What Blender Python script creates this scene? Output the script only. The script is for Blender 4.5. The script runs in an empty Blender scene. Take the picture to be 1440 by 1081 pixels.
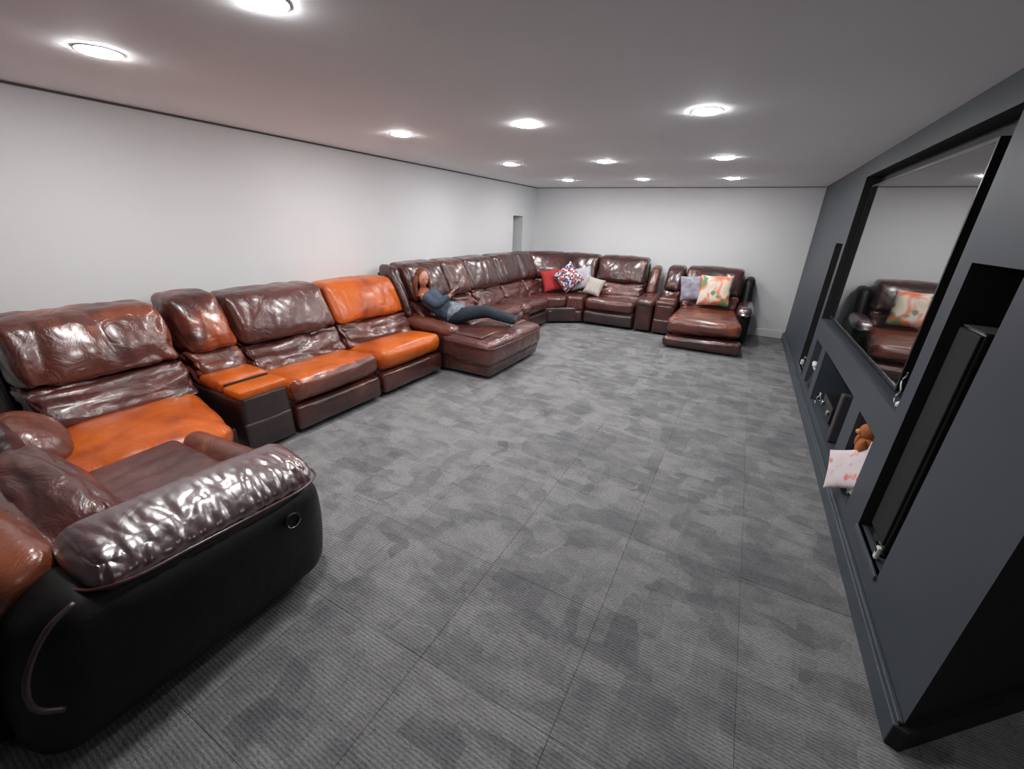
import bpy, math, random
import numpy as np
from mathutils import Vector, Matrix

random.seed(7)
PI = math.pi
scene = bpy.context.scene
COL = scene.collection

# ------------------------------------------------------------------ camera
CAM_R = Vector((0.8784951, 0.47651384, 0.0343645))
CAM_U = Vector((-0.20971189, 0.31999251, 0.92391867))
CAM_F = Vector((-0.42926365, 0.81886467, -0.38104247))
cam_data = bpy.data.cameras.new('camera')
cam = bpy.data.objects.new('camera', cam_data)
COL.objects.link(cam)
cam_data.sensor_fit = 'HORIZONTAL'
cam_data.sensor_width = 36.0
cam_data.lens = 584.466 / 1440.0 * 36.0
cam_data.shift_y = 12.7 / 1440.0
cam_data.clip_start = 0.02
m = Matrix.Identity(4)
for i in range(3):
    m[i][0] = CAM_R[i]; m[i][1] = CAM_U[i]; m[i][2] = -CAM_F[i]
m[0][3], m[1][3], m[2][3] = 0.0, 0.0, 1.732
cam.matrix_world = m
scene.camera = cam

# ------------------------------------------------------------------ world, exposure
world = bpy.data.worlds.new('world'); scene.world = world
world.use_nodes = True
world.node_tree.nodes['Background'].inputs[0].default_value = (0.5, 0.55, 0.65, 1)
world.node_tree.nodes['Background'].inputs[1].default_value = 0.02
scene.view_settings.view_transform = 'Standard'
scene.view_settings.look = 'None'
scene.view_settings.gamma = 1.0
scene.view_settings.use_curve_mapping = False
scene.view_settings.exposure = 0.0
LAMP = 250.0           # radiance of the ceiling lamps' lenses

# ------------------------------------------------------------------ materials
def new_mat(name):
    mt = bpy.data.materials.new(name); mt.use_nodes = True
    nt = mt.node_tree; b = nt.nodes['Principled BSDF']
    return mt, nt, b

def N(nt, t, **kw):
    n = nt.nodes.new(t)
    for k, v in kw.items():
        if k.startswith('_'): setattr(n, k[1:], v)
        else: n.inputs[k.replace('0_', '')].default_value = v
    return n

def ramp(nt, fac, stops):
    r = nt.nodes.new('ShaderNodeValToRGB')
    el = r.color_ramp.elements
    while len(el) < len(stops): el.new(0.5)
    for e, (p, c) in zip(el, stops):
        e.position = p; e.color = (*c, 1) if len(c) == 3 else c
    nt.links.new(fac, r.inputs[0]); return r.outputs[0]

def bump(nt, b, h, strength, dist):
    bp = nt.nodes.new('ShaderNodeBump'); bp.inputs['Strength'].default_value = strength
    bp.inputs['Distance'].default_value = dist
    nt.links.new(h, bp.inputs['Height'])
    nt.links.new(bp.outputs[0], b.inputs['Normal'])
    return bp

def plain(name, col, rough=0.5, metal=0.0, noise=0.06, scale=30, bmp=0.05, spec=0.5):
    mt, nt, b = new_mat(name)
    tc = nt.nodes.new('ShaderNodeTexCoord')
    n = N(nt, 'ShaderNodeTexNoise', Scale=scale, Detail=4.0)
    nt.links.new(tc.outputs['Object'], n.inputs['Vector'])
    c0 = tuple(max(0, c * (1 - noise)) for c in col); c1 = tuple(min(1, c * (1 + noise)) for c in col)
    nt.links.new(ramp(nt, n.outputs[0], [(0.3, c0), (0.7, c1)]), b.inputs['Base Color'])
    b.inputs['Roughness'].default_value = rough; b.inputs['Metallic'].default_value = metal
    b.inputs['Specular IOR Level'].default_value = spec
    if bmp: bump(nt, b, n.outputs[0], bmp, 0.01)
    return mt

def leather(name, c_lo, c_mid, c_hi, rough=0.30, crease=0.5, spec=0.6, p=(0.3, 0.55, 0.75), coat=.5, cior=1.65):
    """Two tone worn leather: large worn patches, fine grain, shallow creases."""
    mt, nt, b = new_mat(name)
    L = nt.links.new
    tc = nt.nodes.new('ShaderNodeTexCoord'); oi = nt.nodes.new('ShaderNodeObjectInfo')
    mul = N(nt, 'ShaderNodeVectorMath', _operation='SCALE'); mul.inputs[0].default_value = (13, 7, 11)
    L(oi.outputs['Random'], mul.inputs['Scale'])
    add = N(nt, 'ShaderNodeVectorMath', _operation='ADD')
    L(tc.outputs['Object'], add.inputs[0]); L(mul.outputs[0], add.inputs[1])
    n1 = N(nt, 'ShaderNodeTexNoise', Scale=2.6, Detail=3.0, Roughness=0.5, Distortion=0.6)
    L(add.outputs[0], n1.inputs['Vector'])
    L(ramp(nt, n1.outputs[0], [(p[0], c_lo), (p[1], c_mid), (p[2], c_hi)]), b.inputs['Base Color'])
    n2 = N(nt, 'ShaderNodeTexNoise', Scale=6.5, Detail=4.0, Roughness=0.52, Distortion=1.3)
    L(add.outputs[0], n2.inputs['Vector'])
    vo = N(nt, 'ShaderNodeTexVoronoi', Scale=160.0); L(add.outputs[0], vo.inputs['Vector'])
    mx = N(nt, 'ShaderNodeMath', _operation='MULTIPLY_ADD'); mx.inputs[1].default_value = 0.02
    L(vo.outputs['Distance'], mx.inputs[0]); L(n2.outputs[0], mx.inputs[2])
    bump(nt, b, mx.outputs[0], crease, 0.03)
    L(ramp(nt, n1.outputs[0], [(0.3, (rough + .08,) * 3), (0.7, (rough - .05,) * 3)]), b.inputs['Roughness'])
    b.inputs['Specular IOR Level'].default_value = spec
    b.inputs['Coat Weight'].default_value = coat
    b.inputs['Coat IOR'].default_value = cior
    b.inputs['Coat Roughness'].default_value = max(.22, rough - .08)
    return mt

BURG = leather('burgundy_leather', (.030, .008, .008), (.065, .016, .014), (.13, .035, .022))
ROSE = leather('rosy_brown_leather', (.055, .017, .015), (.11, .033, .027), (.19, .06, .04), p=(.25, .5, .8))
ORNG = leather('worn_orange_leather', (.22, .038, .010), (.48, .085, .010), (.66, .14, .012), rough=.34, crease=.35, p=(.20, .40, .65), spec=.4, coat=.28, cior=1.5)
WEDGE = leather('worn_rosy_leather', (.06, .018, .016), (.13, .038, .026), (.42, .09, .02), p=(.28, .54, .74), crease=.6)
MIX_ = leather('part_worn_leather', (.050, .013, .012), (.15, .030, .016), (.50, .10, .014), p=(.35, .52, .68))
TAN = leather('brown_leather', (.10, .028, .020), (.19, .052, .030), (.33, .085, .035), p=(.3, .5, .75))
DARK = leather('dark_panel_leather', (.022, .008, .008), (.034, .012, .012), (.055, .018, .016), rough=.42, crease=.2)
BLACK = leather('black_outer_leather', (.006, .005, .005), (.008, .007, .007), (.012, .009, .009), rough=.50, crease=.15, spec=.3, coat=0.05)
PLUM = leather('plum_arm_leather', (.045, .010, .014), (.075, .016, .020), (.12, .03, .03), rough=.34, crease=.3, spec=1.0, coat=1.0, cior=2.4)
PIPE = leather('piping_leather', (.06, .02, .02), (.10, .03, .028), (.15, .05, .045), rough=.3, crease=.1)

WALL = plain('white_wall_paint', (.78, .795, .81), .65, noise=.012, scale=2.0, bmp=.02)
CEIL = plain('ceiling_paint', (.90, .92, .94), .7, noise=.015, scale=1.5, bmp=.02)
SLATE = plain('slate_wall_paint', (.052, .064, .080), .48, noise=.05, scale=3.0, bmp=.03)
SLATE2 = plain('slate_trim_paint', (.060, .074, .090), .38, noise=.05, scale=6.0, bmp=.02)
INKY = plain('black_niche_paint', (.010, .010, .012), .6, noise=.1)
BLKW = plain('black_wall_paint', (.006, .006, .007), .75, noise=.1)
WHITE = plain('white_gloss_paint', (.78, .78, .77), .35, noise=.01)
GAP = plain('painted_gap_shade', (.10, .10, .10), .8)
CHROME = plain('chrome', (.8, .8, .8), .12, metal=1.0, noise=.02, bmp=0)
GRILLE = plain('speaker_cloth', (.008, .009, .011), .85, noise=.3, scale=300, bmp=.2)
PLASTIC = plain('black_plastic', (.014, .014, .016), .28, noise=.1)
PLASTIC2 = plain('grey_brown_casing', (.050, .044, .050), .45, noise=.1)

def mat_lamp(name='lamp_lens', k=1.0):
    mt, nt, b = new_mat(name)
    b.inputs['Base Color'].default_value = (.9, .9, .88, 1)
    b.inputs['Emission Color'].default_value = (1.0, .985, .975, 1)
    b.inputs['Emission Strength'].default_value = LAMP * k
    return mt
LENS = mat_lamp(); LENS_DIM = mat_lamp('added_light_lens', .5)

def mat_screen():
    mt, nt, b = new_mat('television_glass')
    b.inputs['Base Color'].default_value = (.006, .007, .008, 1)
    b.inputs['Roughness'].default_value = .035
    b.inputs['IOR'].default_value = 2.6
    b.inputs['Specular IOR Level'].default_value = .75
    b.inputs['Coat Weight'].default_value = 1.0
    b.inputs['Coat IOR'].default_value = 1.8
    b.inputs['Coat Roughness'].default_value = .02
    return mt
SCREEN = mat_screen()

def mat_carpet():
    mt, nt, b = new_mat('ribbed_carpet_tile')
    L = nt.links.new
    geo = nt.nodes.new('ShaderNodeNewGeometry'); oi = nt.nodes.new('ShaderNodeObjectInfo')
    # brushed patches, boxy, longer along x
    dn = N(nt, 'ShaderNodeTexNoise', Scale=2.2, Detail=2.0)
    L(geo.outputs['Position'], dn.inputs['Vector'])
    dm = N(nt, 'ShaderNodeVectorMath', _operation='MULTIPLY_ADD')
    dm.inputs[1].default_value = (.22, .22, 0)
    L(dn.outputs['Color'], dm.inputs[0]); L(geo.outputs['Position'], dm.inputs[2])
    mp = N(nt, 'ShaderNodeMapping'); mp.inputs['Scale'].default_value = (4.3, 8.5, 0); mp.inputs['Rotation'].default_value = (0, 0, .10)
    L(dm.outputs[0], mp.inputs['Vector'])
    v1 = N(nt, 'ShaderNodeTexVoronoi', _distance='CHEBYCHEV', Scale=1.0, Randomness=.9)
    L(mp.outputs[0], v1.inputs['Vector'])
    mp2 = N(nt, 'ShaderNodeMapping'); mp2.inputs['Scale'].default_value = (7.5, 3.6, 0); mp2.inputs['Location'].default_value = (3.3, 1.7, 0)
    L(dm.outputs[0], mp2.inputs['Vector'])
    v2 = N(nt, 'ShaderNodeTexVoronoi', _distance='CHEBYCHEV', Scale=1.0, Randomness=.8)
    L(mp2.outputs[0], v2.inputs['Vector'])
    s1 = nt.nodes.new('ShaderNodeSeparateColor'); L(v1.outputs['Color'], s1.inputs[0])
    s2 = nt.nodes.new('ShaderNodeSeparateColor'); L(v2.outputs['Color'], s2.inputs[0])
    a1 = N(nt, 'ShaderNodeMath', _operation='MULTIPLY'); a1.inputs[1].default_value = .50; L(s1.outputs[0], a1.inputs[0])
    a2 = N(nt, 'ShaderNodeMath', _operation='MULTIPLY_ADD'); a2.inputs[1].default_value = .40
    L(s2.outputs[0], a2.inputs[0]); L(a1.outputs[0], a2.inputs[2])
    bl = N(nt, 'ShaderNodeTexNoise', Scale=6.0, Detail=5.0, Roughness=.62, Distortion=.5)
    bm_ = N(nt, 'ShaderNodeMapping'); bm_.inputs['Scale'].default_value = (.75, 1.5, 1); bm_.inputs['Rotation'].default_value = (0, 0, .5)
    L(geo.outputs['Position'], bm_.inputs['Vector']); L(bm_.outputs[0], bl.inputs['Vector'])
    a3 = N(nt, 'ShaderNodeMath', _operation='MULTIPLY_ADD'); a3.inputs[1].default_value = 1.5
    L(bl.outputs[0], a3.inputs[0]); L(a2.outputs[0], a3.inputs[2])
    a4 = N(nt, 'ShaderNodeMath', _operation='MULTIPLY_ADD'); a4.inputs[1].default_value = .24
    L(oi.outputs['Random'], a4.inputs[0]); L(a3.outputs[0], a4.inputs[2])
    base = ramp(nt, a4.outputs[0], [(.55, (.060, .060, .066)), (.95, (.100, .100, .105)), (1.0, (.150, .150, .154))])
    rr = nt.nodes.new('ShaderNodeMapRange'); rr.inputs['From Min'].default_value = .65; rr.inputs['From Max'].default_value = 1.85
    L(a4.outputs[0], rr.inputs[0])
    base = ramp(nt, rr.outputs[0], [(.12, (.128, .128, .138)), (.42, (.172, .173, .180)), (.66, (.212, .213, .217)), (.90, (.250, .252, .255))])
    # ribs along x
    wv = N(nt, 'ShaderNodeTexWave', _wave_type='BANDS', _bands_direction='Y', Scale=21.0, Distortion=1.6, Detail=2.0)
    wv.inputs['Detail Scale'].default_value = 3.0
    wm = N(nt, 'ShaderNodeMapping'); wm.inputs['Rotation'].default_value = (0, 0, .03)
    L(geo.outputs['Position'], wm.inputs['Vector']); L(wm.outputs[0], wv.inputs['Vector'])
    fn = N(nt, 'ShaderNodeTexNoise', Scale=170.0, Detail=3.0, Roughness=.7)
    fm = N(nt, 'ShaderNodeMapping'); fm.inputs['Scale'].default_value = (.35, 1, 1)
    L(geo.outputs['Position'], fm.inputs['Vector']); L(fm.outputs[0], fn.inputs['Vector'])
    mixm = N(nt, 'ShaderNodeMath', _operation='MULTIPLY_ADD'); mixm.inputs[1].default_value = .26
    L(wv.outputs[0], mixm.inputs[0]); L(fn.outputs[0], mixm.inputs[2])
    g = ramp(nt, mixm.outputs[0], [(.28, (.50, .50, .53)), (.85, (1.5, 1.5, 1.47))])
    mc = N(nt, 'ShaderNodeMix', _data_type='RGBA', _blend_type='MULTIPLY'); mc.inputs[0].default_value = 1.0
    L(base, mc.inputs[6]); L(g, mc.inputs[7])
    L(mc.outputs[2], b.inputs['Base Color'])
    b.inputs['Roughness'].default_value = .95; b.inputs['Specular IOR Level'].default_value = .1
    bump(nt, b, mixm.outputs[0], .5, .008)
    return mt
CARPET = mat_carpet()

# ------------------------------------------------------------------ object helpers
def props(o, label=None, cat=None, group=None, kind=None):
    if label: o['label'] = label
    if cat: o['category'] = cat
    if group: o['group'] = group
    if kind: o['kind'] = kind
    return o

def thing(name, label, cat, loc, group=None):
    o = bpy.data.objects.new(name, None); COL.objects.link(o)
    o.location = loc; o.empty_display_size = .1
    return props(o, label, cat, group)

def mesh_obj(name, V, F, mat, parent=None, smooth=True, fix=True):
    """V in world coordinates; stored relative to the top-level parent's origin."""
    off = np.zeros(3)
    p = parent
    while p is not None:
        off = off + np.array(p.location); p = p.parent
    V = np.asarray(V, float) - off
    me = bpy.data.meshes.new(name)
    me.from_pydata(V.tolist(), [], F if isinstance(F, list) else F.tolist()); me.update()
    if fix:
        # outward orientation through signed volume
        me.calc_loop_triangles()
        t = np.zeros(len(me.loop_triangles) * 3, int); me.loop_triangles.foreach_get('vertices', t)
        t = t.reshape(-1, 3); c = V.mean(0); A, B, C_ = V[t[:, 0]] - c, V[t[:, 1]] - c, V[t[:, 2]] - c
        if (A * np.cross(B, C_)).sum() < 0: me.flip_normals()
    if smooth: me.polygons.foreach_set('use_smooth', [True] * len(me.polygons))
    me.materials.append(mat)
    o = bpy.data.objects.new(name, me); COL.objects.link(o)
    if parent: o.parent = parent
    return o

class MB:
    """collects boxes / tubes into one mesh"""
    def __init__(s): s.v = []; s.f = []
    def box(s, a, b, M=None):
        n = len(s.v); (x0, y0, z0), (x1, y1, z1) = a, b
        P = [(x0, y0, z0), (x1, y0, z0), (x1, y1, z0), (x0, y1, z0), (x0, y0, z1), (x1, y0, z1), (x1, y1, z1), (x0, y1, z1)]
        if M: P = [tuple(M @ Vector(p)) for p in P]
        s.v += P
        s.f += [[n + i for i in q] for q in ((0, 3, 2, 1), (4, 5, 6, 7), (0, 1, 5, 4), (1, 2, 6, 5), (2, 3, 7, 6), (3, 0, 4, 7))]
        return s
    def quad(s, *P):
        n = len(s.v); s.v += [tuple(p) for p in P]; s.f.append(list(range(n, n + len(P)))); return s
    def tube(s, pts, r, k=8, closed=False):
        pts = [Vector(p) for p in pts]; n0 = len(s.v); m_ = len(pts)
        up = Vector((0, 0, 1))
        for i, p in enumerate(pts):
            a = pts[(i - 1) % m_] if (closed or i > 0) else p
            b = pts[(i + 1) % m_] if (closed or i < m_ - 1) else p
            t = (b - a).normalized()
            u = t.cross(up); u = u.normalized() if u.length > 1e-3 else t.cross(Vector((1, 0, 0))).normalized()
            w = t.cross(u)
            rr = r[i] if isinstance(r, (list, tuple)) else r
            for j in range(k):
                a_ = 2 * PI * j / k; s.v.append(tuple(p + u * rr * math.cos(a_) + w * rr * math.sin(a_)))
        for i in range(m_ if closed else m_ - 1):
            for j in range(k):
                A = n0 + i * k + j; B = n0 + i * k + (j + 1) % k; i2 = (i + 1) % m_
                s.f.append([A, B, n0 + i2 * k + (j + 1) % k, n0 + i2 * k + j])
        if not closed:
            s.f.append([n0 + j for j in range(k)][::-1]); s.f.append([n0 + (m_ - 1) * k + j for j in range(k)])
        return s
    def lathe(s, c, prof, k=24, axis='z'):
        n0 = len(s.v)
        for r, h in prof:
            for j in range(k):
                a = 2 * PI * j / k
                d = {'z': (r * math.cos(a), r * math.sin(a), h), 'x': (h, r * math.cos(a), r * math.sin(a)), 'y': (r * math.cos(a), h, r * math.sin(a))}[axis]
                s.v.append((c[0] + d[0], c[1] + d[1], c[2] + d[2]))
        for i in range(len(prof) - 1):
            for j in range(k):
                s.f.append([n0 + i * k + j, n0 + i * k + (j + 1) % k, n0 + (i + 1) * k + (j + 1) % k, n0 + (i + 1) * k + j])
        s.f.append([n0 + j for j in range(k)][::-1]); s.f.append([n0 + (len(prof) - 1) * k + j for j in range(k)])
        return s
    def make(s, name, mat, parent=None, smooth=False, fix=False):
        return mesh_obj(name, s.v, s.f, mat, parent, smooth, fix)

def bevel(o, w=.006, seg=2):
    b = o.modifiers.new('bevel', 'BEVEL'); b.width = w; b.segments = seg; b.limit_method = 'ANGLE'
    return o

# ---- vectorised gradient noise
_rng = np.random.RandomState(11)
_perm = _rng.permutation(256); _perm = np.concatenate([_perm] * 3)
_grad = _rng.normal(size=(256, 3)); _grad /= np.linalg.norm(_grad, axis=1)[:, None]
def perlin(P):
    P = np.asarray(P, float); I = np.floor(P).astype(int); Fr = P - I; I &= 255
    w = Fr * Fr * Fr * (Fr * (Fr * 6 - 15) + 10)
    out = 0
    for dx in (0, 1):
        for dy in (0, 1):
            for dz in (0, 1):
                h = _perm[_perm[_perm[I[:, 0] + dx] + I[:, 1] + dy] + I[:, 2] + dz] & 255
                g = (_grad[h] * (Fr - np.array([dx, dy, dz]))).sum(1)
                wt = (w[:, 0] if dx else 1 - w[:, 0]) * (w[:, 1] if dy else 1 - w[:, 1]) * (w[:, 2] if dz else 1 - w[:, 2])
                out = out + g * wt
    return out

_topo = {}
def cube_topo(nu, nv, nw):
    k = (nu, nv, nw)
    if k in _topo: return _topo[k]
    idx = {}; pts = []; F = []
    def vid(i, j, l):
        q = (i, j, l)
        if q not in idx: idx[q] = len(pts); pts.append((2 * i / nu - 1, 2 * j / nv - 1, 2 * l / nw - 1))
        return idx[q]
    for l in (0, nw):
        for i in range(nu):
            for j in range(nv):
                q = [vid(i, j, l), vid(i + 1, j, l), vid(i + 1, j + 1, l), vid(i, j + 1, l)]; F.append(q if l else q[::-1])
    for j in (0, nv):
        for i in range(nu):
            for l in range(nw):
                q = [vid(i, j, l), vid(i + 1, j, l), vid(i + 1, j, l + 1), vid(i, j, l + 1)]; F.append(q[::-1] if j else q)
    for i in (0, nu):
        for j in range(nv):
            for l in range(nw):
                q = [vid(i, j, l), vid(i, j + 1, l), vid(i, j + 1, l + 1), vid(i, j, l + 1)]; F.append(q if i else q[::-1])
    _topo[k] = (np.array(pts), F); return _topo[k]

def hexmap(bot, top, T):
    """trilinear map; bot/top = 4 corners (u-v-, u+v-, u+v+, u-v+)"""
    bot = np.array(bot, float); top = np.array(top, float)
    u = (T[:, 0:1] + 1) / 2; v = (T[:, 1:2] + 1) / 2; w = (T[:, 2:3] + 1) / 2
    def q(c): return c[0] * (1 - u) * (1 - v) + c[1] * u * (1 - v) + c[2] * u * v + c[3] * (1 - u) * v
    return q(bot) * (1 - w) + q(top) * w

def puff(name, parent, mat, bot, top, r=.05, bulge=(0, 0, .03), res=.035, wr=0.0, wf=(7, 7, 7), seed=0,
         wmask=None, W=None, maxn=44, kb=1.0, slack=0.0):
    """Stuffed, rounded hexahedron with pulled-leather folds.  bot/top are local corners, W maps local -> world."""
    bot = np.array(bot, float); top = np.array(top, float)
    Lu = (np.linalg.norm(bot[1] - bot[0]) + np.linalg.norm(top[1] - top[0])) / 2
    Lv = (np.linalg.norm(bot[3] - bot[0]) + np.linalg.norm(top[3] - top[0])) / 2
    Lw = np.linalg.norm(top.mean(0) - bot.mean(0))
    n = [int(min(maxn, max(5, round(l / res)))) for l in (Lu, Lv, Lw)]
    T, F = cube_topo(*n)
    T = .45 * T + .55 * np.sin(T * PI / 2)
    half = np.array([Lu, Lv, Lw]) / 2
    rr = min(r, half.min() * .98)
    P = T * half; Q = np.clip(P, -(half - rr), half - rr); D = P - Q
    ln = np.linalg.norm(D, axis=1, keepdims=True); mx = np.abs(D).max(1, keepdims=True)
    P = np.where(ln > 1e-9, Q + D / np.maximum(ln, 1e-9) * mx, P)
    S = P / half
    for a in range(3):
        b_ = bulge[a]
        if not b_: continue
        o1, o2 = [x for x in range(3) if x != a]
        prof = np.clip((1 - S[:, o1] ** 2), 0, 1) ** kb * np.clip((1 - S[:, o2] ** 2), 0, 1) ** kb
        P[:, a] += b_ * np.sign(S[:, a]) * np.abs(S[:, a]) ** 2 * prof
    Vv = hexmap(bot, top, P / half)
    if W is not None: Vv = W(Vv)
    o = mesh_obj(name, Vv, F, mat, parent)
    if wr:
        me = o.data; nv = len(me.vertices)
        nr = np.zeros(nv * 3); me.vertices.foreach_get('normal', nr); nr = nr.reshape(-1, 3)
        co = np.zeros(nv * 3); me.vertices.foreach_get('co', co); co = co.reshape(-1, 3)
        X = T * half * np.array(wf) + seed * 7.31
        X = X + .55 * np.stack([perlin(X * .6 + 9.1), perlin(X * .6 + 31.7), perlin(X * .6 + 57.3)], 1)
        a = perlin(X); fold = 1 - np.abs(a) * 2.4; fold = np.clip(fold, 0, 1) ** 2.2
        b_ = perlin(X * 2.1 + 3.7); fold2 = np.clip(1 - np.abs(b_) * 2.6, 0, 1) ** 2
        h = -(fold * 1.0 + fold2 * .34) + .6 * perlin(X * .4 + 5)
        mk = np.ones(nv) if wmask is None else np.clip(wmask(T), 0, 1)
        co = co + nr * (h * wr * mk)[:, None]
        if slack: co[:, 2] -= slack * mk * np.abs(perlin(X * .5))
        me.vertices.foreach_set('co', co.ravel()); me.update()
    return o

def rim(name, parent, mat, pts, r=.006, W=None, closed=False, k=6):
    P = np.array(pts, float)
    if len(P) > 3:
        Q = np.vstack([2 * P[0] - P[1], P, 2 * P[-1] - P[-2]]); out = []
        for i in range(1, len(Q) - 2):
            for u in np.linspace(0, 1, 6)[:-1]:
                out.append(.5 * ((2 * Q[i]) + (-Q[i - 1] + Q[i + 1]) * u + (2 * Q[i - 1] - 5 * Q[i] + 4 * Q[i + 1] - Q[i + 2]) * u * u + (-Q[i - 1] + 3 * Q[i] - 3 * Q[i + 1] + Q[i + 2]) * u ** 3))
        P = np.array(out + [P[-1]])
    if W is not None: P = W(P)
    b = MB().tube([tuple(p) for p in P], r, k, closed)
    return b.make(name, mat, parent, smooth=True)

def boxc(s0, s1, d0, d1, z0, z1):
    return [(s0, d0, z0), (s1, d0, z0), (s1, d1, z0), (s0, d1, z0)], [(s0, d0, z1), (s1, d0, z1), (s1, d1, z1), (s0, d1, z1)]

# ================================================================== ROOM
RX, LX, DY, H = .846, -4.08, 8.55, 2.40
def struct(name, mb, mat, parent=None, **k):
    o = mb.make(name, mat, parent, **k)
    if parent is None: o['kind'] = 'structure'
    return o
NY = -1.35; EX = 2.9
floor = struct('floor', MB().box((LX - .1, NY - .1, -.12), (EX + .1, DY + .1, -.014)), plain('screed', (.12, .12, .12), .9))
# carpet tiles, 0.6 m grid, each its own piece
tx = [LX + .0] + [round(-.27 + .6 * k, 3) for k in range(-6, 6) if LX + .05 < -.27 + .6 * k < EX] + [EX]
ty = [NY] + [round(1.51 + .6 * k, 3) for k in range(-5, 12) if NY + .05 < 1.51 + .6 * k < DY - .05] + [DY]
tile_mesh = {}
for a in range(len(tx) - 1):
    for c in range(len(ty) - 1):
        w_, d_ = tx[a + 1] - tx[a], ty[c + 1] - ty[c]
        key = (round(w_, 2), round(d_, 2))
        if key not in tile_mesh:
            g = .0002; e = .0009
            V = [(g, g, -.014), (w_ - g, g, -.014), (w_ - g, d_ - g, -.014), (g, d_ - g, -.014),
                 (g, g, -.003), (w_ - g, g, -.003), (w_ - g, d_ - g, -.003), (g, d_ - g, -.003),
                 (g + e, g + e, 0), (w_ - g - e, g + e, 0), (w_ - g - e, d_ - g - e, 0), (g + e, d_ - g - e, 0)]
            F = [[0, 1, 5, 4], [1, 2, 6, 5], [2, 3, 7, 6], [3, 0, 4, 7], [4, 5, 9, 8], [5, 6, 10, 9], [6, 7, 11, 10], [7, 4, 8, 11], [8, 9, 10, 11]]
            me = bpy.data.meshes.new('carpet_tile'); me.from_pydata(V, [], F); me.materials.append(CARPET); tile_mesh[key] = me
        o = bpy.data.objects.new('carpet_tile', tile_mesh[key]); COL.objects.link(o)
        o.location = (tx[a], ty[c], random.uniform(-.0006, .0006)); o.parent = floor

struct('ceiling', MB().box((LX - .1, NY - .1, H), (EX + .1, DY + .1, H + .1)), CEIL)
# left wall with the shallow door recess near the far corner
wl = MB()
ry0, ry1, rz = 7.57, 7.97, 1.85
wl.box((LX - .25, NY - .1, 0), (LX, ry0, H)); wl.box((LX - .25, ry1, 0), (LX, DY + .1, H)); wl.box((LX - .25, ry0, rz), (LX, ry1, H)); wl.box((LX - .75, ry0 - .1, 0), (LX - .65, ry1 + .1, rz + .1)); wl.box((LX - .65, ry0 - .1, 0), (LX - .25, ry0, rz + .1)); wl.box((LX - .65, ry1, 0), (LX - .25, ry1 + .1, rz + .1)); wl.box((LX - .65, ry0, rz), (LX - .25, ry1, rz + .1))
struct('wall_left', wl, WALL)
struct('wall_back', MB().box((LX, DY, 0), (RX + .6, DY + .1, H)), WALL)
struct('wall_front', MB().box((LX - .1, NY - .1, 0), (EX + .1, NY, H)), SLATE)
struct('wall_side', MB().box((EX, NY, 0), (EX + .1, DY, H)), BLKW)
struct('gap_shade_1', MB().box((LX + .001, NY, H - .014), (LX + .012, DY, H - .001)), GAP)  # dark strips: shade of the wall and ceiling joint put into the colour
struct('gap_shade_2', MB().box((LX + .013, DY - .010, H - .010), (RX - .02, DY - .001, H - .001)), GAP)
bb = struct('baseboard_back', MB().box((LX + .02, DY - .018, .001), (RX - .03, DY - .001, .13)), WHITE); bevel(bb, .006)
bb = struct('baseboard_left', MB().box((LX + .001, NY, .001), (LX + .018, ry0, .13)), WHITE); bevel(bb, .006)

# media wall: front skin with openings + their inner boxes
TVY = (2.70, 5.57); TVZ = (.88, 2.25)
holes = [((TVY[0], TVY[1]), TVZ, .12, 'tv'),
         ((2.13, 2.565), (.26, 1.64), .34, 'slot'), ((5.70, 6.14), (.22, 1.64), .34, 'slot'),
         ((2.83, 3.24), (.20, .68), .36, 'niche'), ((3.47, 4.82), (.20, .70), .36, 'niche'), ((5.03, 5.43), (.20, .68), .36, 'niche')]
END_Y = 1.515
def hole_wall():
    ys = sorted({END_Y, DY} | {h_[0][i] for h_ in holes for i in (0, 1)}); zs = sorted({0, H} | {h_[1][i] for h_ in holes for i in (0, 1)})
    b = MB()
    for i in range(len(ys) - 1):
        for j in range(len(zs) - 1):
            yc, zc = (ys[i] + ys[i + 1]) / 2, (zs[j] + zs[j + 1]) / 2
            if any(h_[0][0] < yc < h_[0][1] and h_[1][0] < zc < h_[1][1] for h_ in holes): continue
            b.quad((RX, ys[i], zs[j]), (RX, ys[i], zs[j + 1]), (RX, ys[i + 1], zs[j + 1]), (RX, ys[i + 1], zs[j]))
    # shallow reveals (40 mm) in wall colour, as the openings are boarded
    for (y0, y1), (z0, z1), dp, kd in holes:
        e = dp if kd != 'tv' else dp
        x1 = RX + (e if kd != 'tv' else e)
        if kd == 'tv':
            b.quad((RX, y0, z0), (x1, y0, z0), (x1, y1, z0), (RX, y1, z0))
        elif kd == 'niche':
            b.quad((RX, y0, z0), (x1, y0, z0), (x1, y1, z0), (RX, y1, z0))
            b.quad((RX, y1, z0), (x1, y1, z0), (x1, y1, z1), (RX, y1, z1))
            b.quad((RX, y0, z1), (x1, y0, z1), (x1, y0, z0), (RX, y0, z0))
        else:
            b.quad((RX, y0, z0), (x1, y0, z0), (x1, y1, z0), (RX, y1, z0))
    return b
wr_ = struct('wall_right', hole_wall(), SLATE)
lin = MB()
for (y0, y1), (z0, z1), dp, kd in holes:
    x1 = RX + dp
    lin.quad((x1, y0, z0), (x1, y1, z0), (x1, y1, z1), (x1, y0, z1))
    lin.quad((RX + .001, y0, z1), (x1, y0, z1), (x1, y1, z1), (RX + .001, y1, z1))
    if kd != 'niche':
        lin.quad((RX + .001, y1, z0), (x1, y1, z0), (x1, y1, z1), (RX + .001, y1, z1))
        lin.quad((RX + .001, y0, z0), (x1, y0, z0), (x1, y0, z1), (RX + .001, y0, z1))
lin.make('niche_lining', INKY, wr_)
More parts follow.
